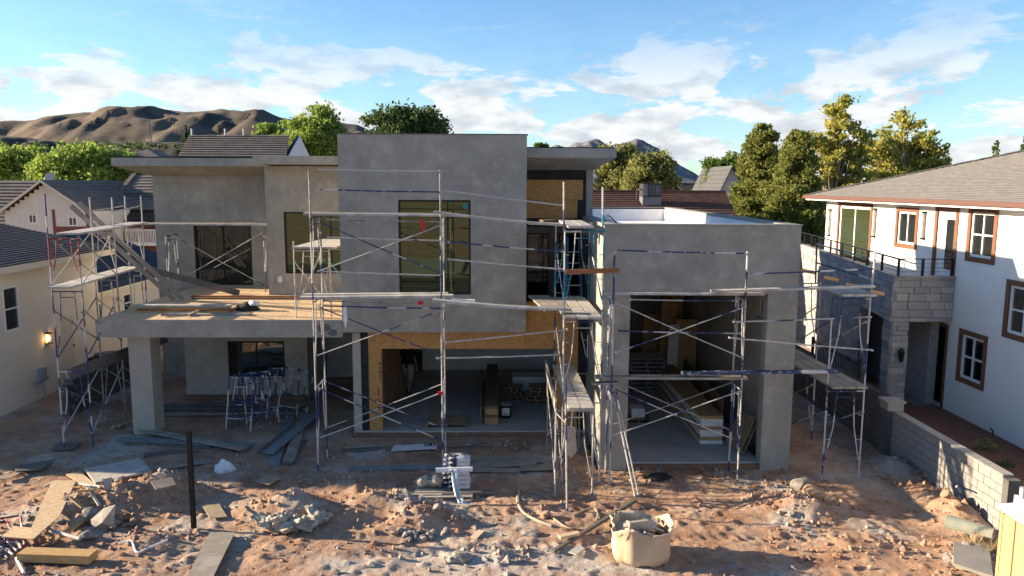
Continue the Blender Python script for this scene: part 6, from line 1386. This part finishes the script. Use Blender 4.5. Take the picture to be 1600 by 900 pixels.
# ------------------------------------------------------------------ portable toilet at the lower right
pc = Vector((8.25, 10.75, 0)); PT = thing('portable_toilet', pc, 'tan portable toilet with white roof at the lower right corner', 'portable toilet')
x0, x1, y0, y1 = 7.80, 8.90, 10.1, 11.15
MB().box(x0, x1, y0, y1, .1, 2.05).build('cabin', 'toilet_tan', PT)
for i in range(3): MB().box(x0-.02, x0, y0+.08+i*.34, y0+.34+i*.34, .3, 2.0).build('panel', 'toilet_tan', PT)
MB().box(x0-.03, x0+.05, y1-.03, y1+.03, .1, 2.05).build('corner_post', 'toilet_tan', PT); MB().box(x0-.1, x1+.1, y0-.1, y1+.1, 0, .1).build('skid', 'steel_dark', PT)
v = [(x0-.06, y0-.06, 2.05), (x1+.06, y0-.06, 2.05), (x1+.06, y1+.06, 2.05), (x0-.06, y1+.06, 2.05), (x0-.05, y0-.05, 2.13), (x1+.05, y0-.05, 2.13), (x1+.05, y1+.05, 2.13), (x0-.05, y1+.05, 2.13), (x0+.28, y0+.28, 2.30), (x1-.28, y0+.28, 2.30), (x1-.28, y1-.28, 2.30), (x0+.28, y1-.28, 2.30)]
rf = MB().add(v, [(3, 2, 1, 0), (0, 1, 5, 4), (1, 2, 6, 5), (2, 3, 7, 6), (3, 0, 4, 7), (4, 5, 9, 8), (5, 6, 10, 9), (6, 7, 11, 10), (7, 4, 8, 11), (8, 9, 10, 11)]).build('roof', 'toilet_roof', PT)
for i in range(4): MB().box(x0+.1+i*.26, x0+.14+i*.26, y0+.05, y1-.05, 2.19, 2.315).build('rib', 'toilet_roof', rf)
MB().tube([(x0+.18, y1-.12, 2.1), (x0+.18, y1-.12, 2.46)], .05, 10).build('vent_pipe', 'pipe_grey', PT)
# green-grey pipe, slab and weeds beside it
a, b = on_ground(1480, 806), on_ground(1552, 846); MB().tube([a+Vector((0, 0, .10)), b+Vector((0, 0, .12))], .15, 14).build('drain_pipe', 'pipe_green', label='green-grey drain pipe lying before the block wall', cat='pipe')
sheet([(1490, 846), (1545, 850), (1552, 900), (1490, 880)], 'broken concrete slab at the lower right', 'concrete', .06, .06, name='concrete_slab', cat='slab')
rock(1510, 858, 16, 'pale stone on the broken concrete slab', 'rubble_pale'); rock(1525, 845, 18, 'tan stone between slab and pipe', 'rock_tan')
p = on_ground(1540, 862); t = thing('dry_weeds', p, 'dry straw-coloured weeds before the portable toilet', 'plant'); m = MB()
for i in range(130):
    a = random.uniform(0, 6.28); r = random.uniform(.02, .4); b0 = p+Vector((math.cos(a)*r, math.sin(a)*r, 0)); m.tube([b0, b0+Vector((random.gauss(0, .1), random.gauss(0, .1), random.uniform(.1, .35)))], [.005, .002], 3, False)
m.build('stalks', 'dry_grass', t, recalc=False)

# ------------------------------------------------------------------ things on the balcony
gb = 'boards stacked on the balcony'
for i, (x0_, x1_, y, z, mt) in enumerate([(212, 362, 486, 0, 'lumber'), (216, 366, 486, .048, 'lumber_red'), (208, 360, 485, .096, 'lumber'), (210, 362, 485, .144, 'plank_pale'), (262, 392, 491, 0, 'plank')]):
    a, b = atZ(x0_, y, 3.37), atZ(x1_, y, 3.37); plank(a+Vector((0, 0, z)), b+Vector((0, 0, z)), ['lowest yellow', 'reddish', 'grey', 'topmost pale', 'short front'][i]+' board of the stack on the balcony', mt, .26, .045, gb, 'board', name='board')
for i, y in enumerate((466, 463)): a, b = atZ(300, y, 3.37), atZ(540, y+1, 3.37); plank(a, b, ['front', 'rear'][i]+' reddish board along the back of the balcony', 'lumber_red' if i else 'lumber_brown', .12, .05, gb, 'board', name='board')
a = atZ(388, 484, 3.36); o = crumple(388, 484, .32, .2, 'black and white plastic bag on the balcony boards', 'black_paper', 9); o.location = (a.x, a.y, 3.37)
o = crumple(388, 484, .16, .12, 'white scrap of plastic on the black bag', 'white_plastic', 10); o.location = (a.x+.18, a.y-.02, 3.52)
t = thing('tool_bundle', atZ(278, 491, 3.36), 'bundle of grey rods lying at the balcony front', 'rods'); 
for i in range(7): a, b = atZ(251, 490+i*.6, 3.38+.01*(i % 3)), atZ(303+i, 487+i*.7, 3.38); MB().tube([a, b], .014, 6).build('rod', 'tube_steel', t)
MB().box(*sorted((atZ(300, 490, 3.38).x, atZ(303, 490, 3.38).x)), atZ(300, 493, 3.38).y, atZ(300, 485, 3.38).y, 3.36, 3.42).build('strap', 'cardboard', t)

# ------------------------------------------------------------------ inside the sheathed opening
def stack(name, label, cat, x0, x1, y0, y1, z0, z1, nl, mts, group=None):
    t = thing(name, ((x0+x1)/2, (y0+y1)/2, z0), label, cat, group); h = (z1-z0)/nl
    for i in range(nl):
        j = random.uniform(-.015, .015); MB().box(x0+j, x1+j, y0+j, y1-abs(j), z0+i*h+.003, z0+(i+1)*h-.003).build('layer', mts[i % len(mts)], t)
    return t
a, b = atZ(752, 663, .17), atZ(778, 661, .17); stack('lumber_stack', 'long stack of yellow sheathing boards inside the sheathed opening', 'lumber stack', a.x+.1, b.x, a.y, a.y+5.2, .17, .72, 6, ('lumber_stack', 'lumber_stack', 'lumber_brown'))
a = atZ(749, 668, .17); plank((a.x+.04, a.y+.1, .5), (a.x-.05, a.y+4.5, .5), 'board on edge leaning beside the yellow stack', 'lumber_brown', .04, .5, 'boards inside the opening', 'board', name='board')
a = atZ(698, 668, .17); pallet((a.x, a.y+.35, .17), 0, 'low slatted pallet just inside the sheathed opening', 'pallet_wood', 1.15, .8)
for i, (px, py, k) in enumerate(((805, 628, 3), (842, 634, 4), (852, 628, 3))):
    a = atZ(px, py, .17)
    for j in range(k): pallet((a.x+random.uniform(-.08, .08), a.y+.45, .175+j*.135), random.uniform(-.3, .3), 'small brown pallet offcut stacked '+['behind the bucket', 'in the front of the right pile', 'in the rear of the right pile'][i]+', '+['bottom', 'second', 'third', 'fourth'][j]+' one', 'pallet_wood', .42 if i == 0 else .6, .6, 'brown pallets inside the opening', n=5)
a, b = atZ(801, 610, .17), atZ(858, 610, .17); MB().box(a.x, b.x, a.y, a.y+.7, .17, .62).build('white_crate', 'drywall', label='white box-shaped pack behind the brown pallets', cat='box')
p = atZ(790, 652, .17); bk = thing('bucket', p, 'dark bucket with white and red label inside the opening', 'bucket')
MB().tube([p+Vector((0, 0, z)) for z in (0, .02, .38, .40)], [.15, .155, .18, .185], 16).build('body', 'steel_dark', bk); MB().tube([p+Vector((0, 0, .40)), p+Vector((0, 0, .415))], .187, 16).build('lid', 'pipe_grey', bk)
m = MB(); n = 7
for k in range(n): a = R(-130+80*k/(n-1)); m.v += [(p.x+.178*math.cos(a), p.y+.178*math.sin(a), .27), (p.x+.188*math.cos(a), p.y+.188*math.sin(a), .50)]
for k in range(n-1): m.f.append((2*k, 2*k+2, 2*k+3, 2*k+1))
m.build('label', 'white_plastic', bk); MB().tube([p+Vector((.0+.06*math.cos(R(200+k*28)), -.19, .20+.06*math.sin(R(200+k*28)))) for k in range(6)], .016, 6).build('label_mark', 'red_ribbon', bk)
a = atZ(610, 648, .17); MB().prism([(a.x-.25, a.y, .17), (a.x+.2, a.y+2.0, .17), (a.x-.05, a.y+2.0, 2.5), (a.x-.38, a.y, 2.6)], (-.02, .01, 0)).build('wall_board', 'lumber_brown', label='brown board leaning inside the left of the opening', cat='board')
# ------------------------------------------------------------------ inside the garage
for j in range(8):
    a = atZ(1012, 612, .17); pallet((a.x+random.uniform(-.05, .05), a.y+.5, .18+j*.14), random.uniform(-.06, .06), ['lowest', 'second', 'third', 'fourth', 'fifth', 'sixth', 'seventh', 'topmost'][j]+' whitish pallet of the stack in the garage', 'pallet_grey', 1.15, 1.0, 'whitish pallets in the garage')
for i, (x0_, x1_, yb, yt, mt, Yb) in enumerate([(1000, 1026, 590, 492, 'lumber_stack', 25.6), (1028, 1052, 598, 470, 'lumber_stack', 26.0), (1030, 1062, 585, 462, 'lumber', 26.6), (1050, 1085, 605, 500, 'lumber', 25.0), (1040, 1056, 607, 508, 'drywall', 24.8)]):
    a, b = atZ(x0_, yb, .17), atZ(x1_, yb, .17); zt_ = atY(x0_, yt, a.y+.6).z; MB().prism([(a.x, a.y, .17), (b.x, a.y, .17), (b.x+.22, a.y+.7, zt_), (a.x+.22, a.y+.7, zt_)], (0, .09, 0)).build('wall_board', mt, label=['leftmost', 'second', 'rear tall', 'front broad', 'narrow pale'][i]+' board leaning at the back of the garage', cat='board', group='boards leaning in the garage')
a, b = atZ(1134, 690, .17), atZ(1070, 588, .17)
stack('board_stack', 'long stack of white-sided sheathing along the garage right wall', 'board stack', 5.35, 5.95, 19.6, 25.6, .17, .95, 8, ('drywall', 'lumber_stack', 'drywall'))
plank((6.12, 20.3, .9), (6.2, 25, .95), 'dark board on edge between stack and garage wall', 'lumber_brown', .05, .6, 'boards leaning in the garage', 'board', name='board')
lp = pallet((6.38, 19.2, .62), 0, 'brown pallet leaning on the garage right wall', 'pallet_wood', .95, .9)
u_l, n_l = Vector((.40, .12, .90)).normalized(), Vector((-.90, -.10, .40)); n_l = (n_l-u_l*n_l.dot(u_l)).normalized(); lp.rotation_euler = Matrix((u_l, n_l.cross(u_l), n_l)).transposed().to_euler()
a = atZ(992, 660, .17); bx_ = MB().box(a.x-.1, a.x+.28, a.y, a.y+.4, .31, .58).build('carton', 'drywall', label='small white carton on a pallet beside the left garage wall', cat='carton')
pallet((a.x+.1, a.y+.2, .175), 0, 'small pallet under the white carton in the garage', 'pallet_wood', .7, .6)

# ------------------------------------------------------------------ person walking inside the sheathed opening
def person(loc, h=1.76, rz=R(165)):
    import bmesh
    root = thing('person', loc, 'person in dark T-shirt and khaki shorts walking inside the sheathed opening', 'person'); root.rotation_euler = (0, 0, rz); k = h/1.76
    J = {'pel': (0, 0, .95, .15, .115), 'bel': (0, -.01, 1.10, .145, .105), 'che': (0, 0, 1.30, .165, .115), 'nek': (0, .01, 1.47, .06, .06), 'hed0': (0, -.01, 1.56, .075, .085), 'hed1': (0, -.015, 1.66, .085, .10), 'hed2': (0, -.01, 1.73, .05, .06)}
    for s, n in ((-1, 'L'), (1, 'R')):
        st = .16*s
        J.update({'hip'+n: (s*.09, 0, .90, .10, .10), 'kne'+n: (s*.10, -.10*st/.16-.03, .50, .06, .062), 'cal'+n: (s*.10, -.10*st/.16+.02, .34, .055, .058), 'ank'+n: (s*.10, -.16*st/.16+.06, .09, .038, .042), 'toe'+n: (s*.11, -.16*st/.16-.10, .035, .04, .03),
                  'sho'+n: (s*.19, 0, 1.41, .065, .06), 'elb'+n: (s*.25, .05+.05*s, 1.14, .042, .042), 'wri'+n: (s*.25, -.06+.05*s, .92, .028, .024), 'pal'+n: (s*.25, -.09+.05*s, .84, .036, .018)})
    Eg = [('pel', 'bel'), ('bel', 'che'), ('che', 'nek'), ('nek', 'hed0'), ('hed0', 'hed1'), ('hed1', 'hed2')]
    for n in 'LR': Eg += [('pel', 'hip'+n), ('hip'+n, 'kne'+n), ('kne'+n, 'cal'+n), ('cal'+n, 'ank'+n), ('ank'+n, 'toe'+n), ('che', 'sho'+n), ('sho'+n, 'elb'+n), ('elb'+n, 'wri'+n), ('wri'+n, 'pal'+n)]
    for n, s in (('L', -1), ('R', 1)):
        w = J['pal'+n]
        for f, (dx, L) in enumerate(((-.028, .075), (-.010, .088), (.009, .082), (.027, .062))):
            J[f'f{f}a{n}'] = (w[0]+dx*.4, w[1]+dx, w[2]-.05, .0095, .0095); J[f'f{f}b{n}'] = (w[0]+dx*.4-.012*s, w[1]+dx-.008, w[2]-.05-L, .008, .008); Eg += [('pal'+n, f'f{f}a{n}'), (f'f{f}a{n}', f'f{f}b{n}')]
        J['th'+n] = (w[0]-.02*s, w[1]-.05, w[2]-.01, .011, .011); J['th2'+n] = (w[0]-.03*s, w[1]-.065, w[2]-.055, .009, .009); Eg += [('wri'+n, 'th'+n), ('th'+n, 'th2'+n)]
    names = list(J); idx = {n: i for i, n in enumerate(names)}
    me = bpy.data.meshes.new('body'); me.from_pydata([(J[n][0]*k, J[n][1]*k, J[n][2]*k) for n in names], [(idx[a], idx[b]) for a, b in Eg], [])
    o = bpy.data.objects.new('body', me); col.objects.link(o); o.parent = root; md = o.modifiers.new('skin', 'SKIN'); md.use_smooth_shade = True
    sv = me.skin_vertices[0].data
    for n in names: sv[idx[n]].radius = (J[n][3]*k, J[n][4]*k); sv[idx[n]].use_root = (n == 'pel')
    o.modifiers.new('sub', 'SUBSURF').levels = 2; o.modifiers['sub'].render_levels = 2; me.materials.append(M['skin'])
    def ring(name, mt, secs, n=16):
        m = MB()
        for (x, y, z, a, b) in secs:
            for q in range(n): t = 2*math.pi*q/n; m.v.append((x*k+a*k*math.cos(t), y*k+b*k*math.sin(t), z*k))
        for i in range(len(secs)-1):
            for q in range(n): m.f.append((i*n+q, i*n+(q+1) % n, (i+1)*n+(q+1) % n, (i+1)*n+q))
        c = m.build(name, mt, root, True); c.matrix_parent_inverse = Matrix.Identity(4); return c
    ring('shirt', 'shirt_dark', [(0, 0, .88, .19, .145), (0, 0, 1.05, .185, .14), (0, 0, 1.28, .205, .15), (0, 0, 1.42, .20, .12), (0, .01, 1.49, .085, .08)])
    for n, s in (('L', -1), ('R', 1)):
        h_, kn = J['hip'+n], J['kne'+n]; ring('shorts', 'shorts', [(s*.075, 0, .99, .12, .145), (h_[0], h_[1], .84, .128, .14), ((h_[0]+kn[0])/2, (h_[1]+kn[1])/2, .68, .112, .12), (kn[0], kn[1]*.85, .50, .098, .105)])
        e, sh = J['elb'+n], J['sho'+n]; ring('sleeve', 'shirt_dark', [(sh[0]-.05*s, 0, 1.46, .075, .08), (sh[0]+.02*s, .01, 1.36, .085, .085), ((sh[0]+e[0])/2+.01*s, (sh[1]+e[1])/2, 1.24, .075, .075)])
        a_ = J['ank'+n]; t_ = J['toe'+n]; ring('shoe', 'shoe', [(a_[0], (a_[1]+t_[1])/2, .0, .05, .14), (a_[0], (a_[1]+t_[1])/2, .05, .05, .13), (a_[0], a_[1]-.01, .10, .045, .06)])
    ring('hair', 'hair', [(0, .015, 1.60, .088, .09), (0, .0, 1.68, .096, .108), (0, -.01, 1.745, .07, .08), (0, -.01, 1.765, .01, .01)])
    for s in (-1, 1):
        MB().tube([(s*.036*k, -.105*k, 1.645*k), (s*.036*k, -.112*k, 1.645*k)], .012*k, 8).build('eye', 'white_plastic', root).matrix_parent_inverse = Matrix.Identity(4)
        MB().tube([(s*.088*k, 0, 1.62*k), (s*.1*k, .01*k, 1.65*k), (s*.09*k, .015*k, 1.68*k)], .014*k, 6).build('ear', 'skin', root).matrix_parent_inverse = Matrix.Identity(4)
    MB().tube([(0, -.1*k, 1.65*k), (0, -.128*k, 1.60*k), (0, -.1*k, 1.592*k)], .014*k, 6).build('nose', 'skin', root).matrix_parent_inverse = Matrix.Identity(4)
    MB().tube([(-.025*k, -.098*k, 1.565*k), (.025*k, -.098*k, 1.565*k)], .007*k, 6).build('mouth', 'lumber_red', root).matrix_parent_inverse = Matrix.Identity(4)
p = atZ(638, 614, .17); person((p.x, p.y, .17))
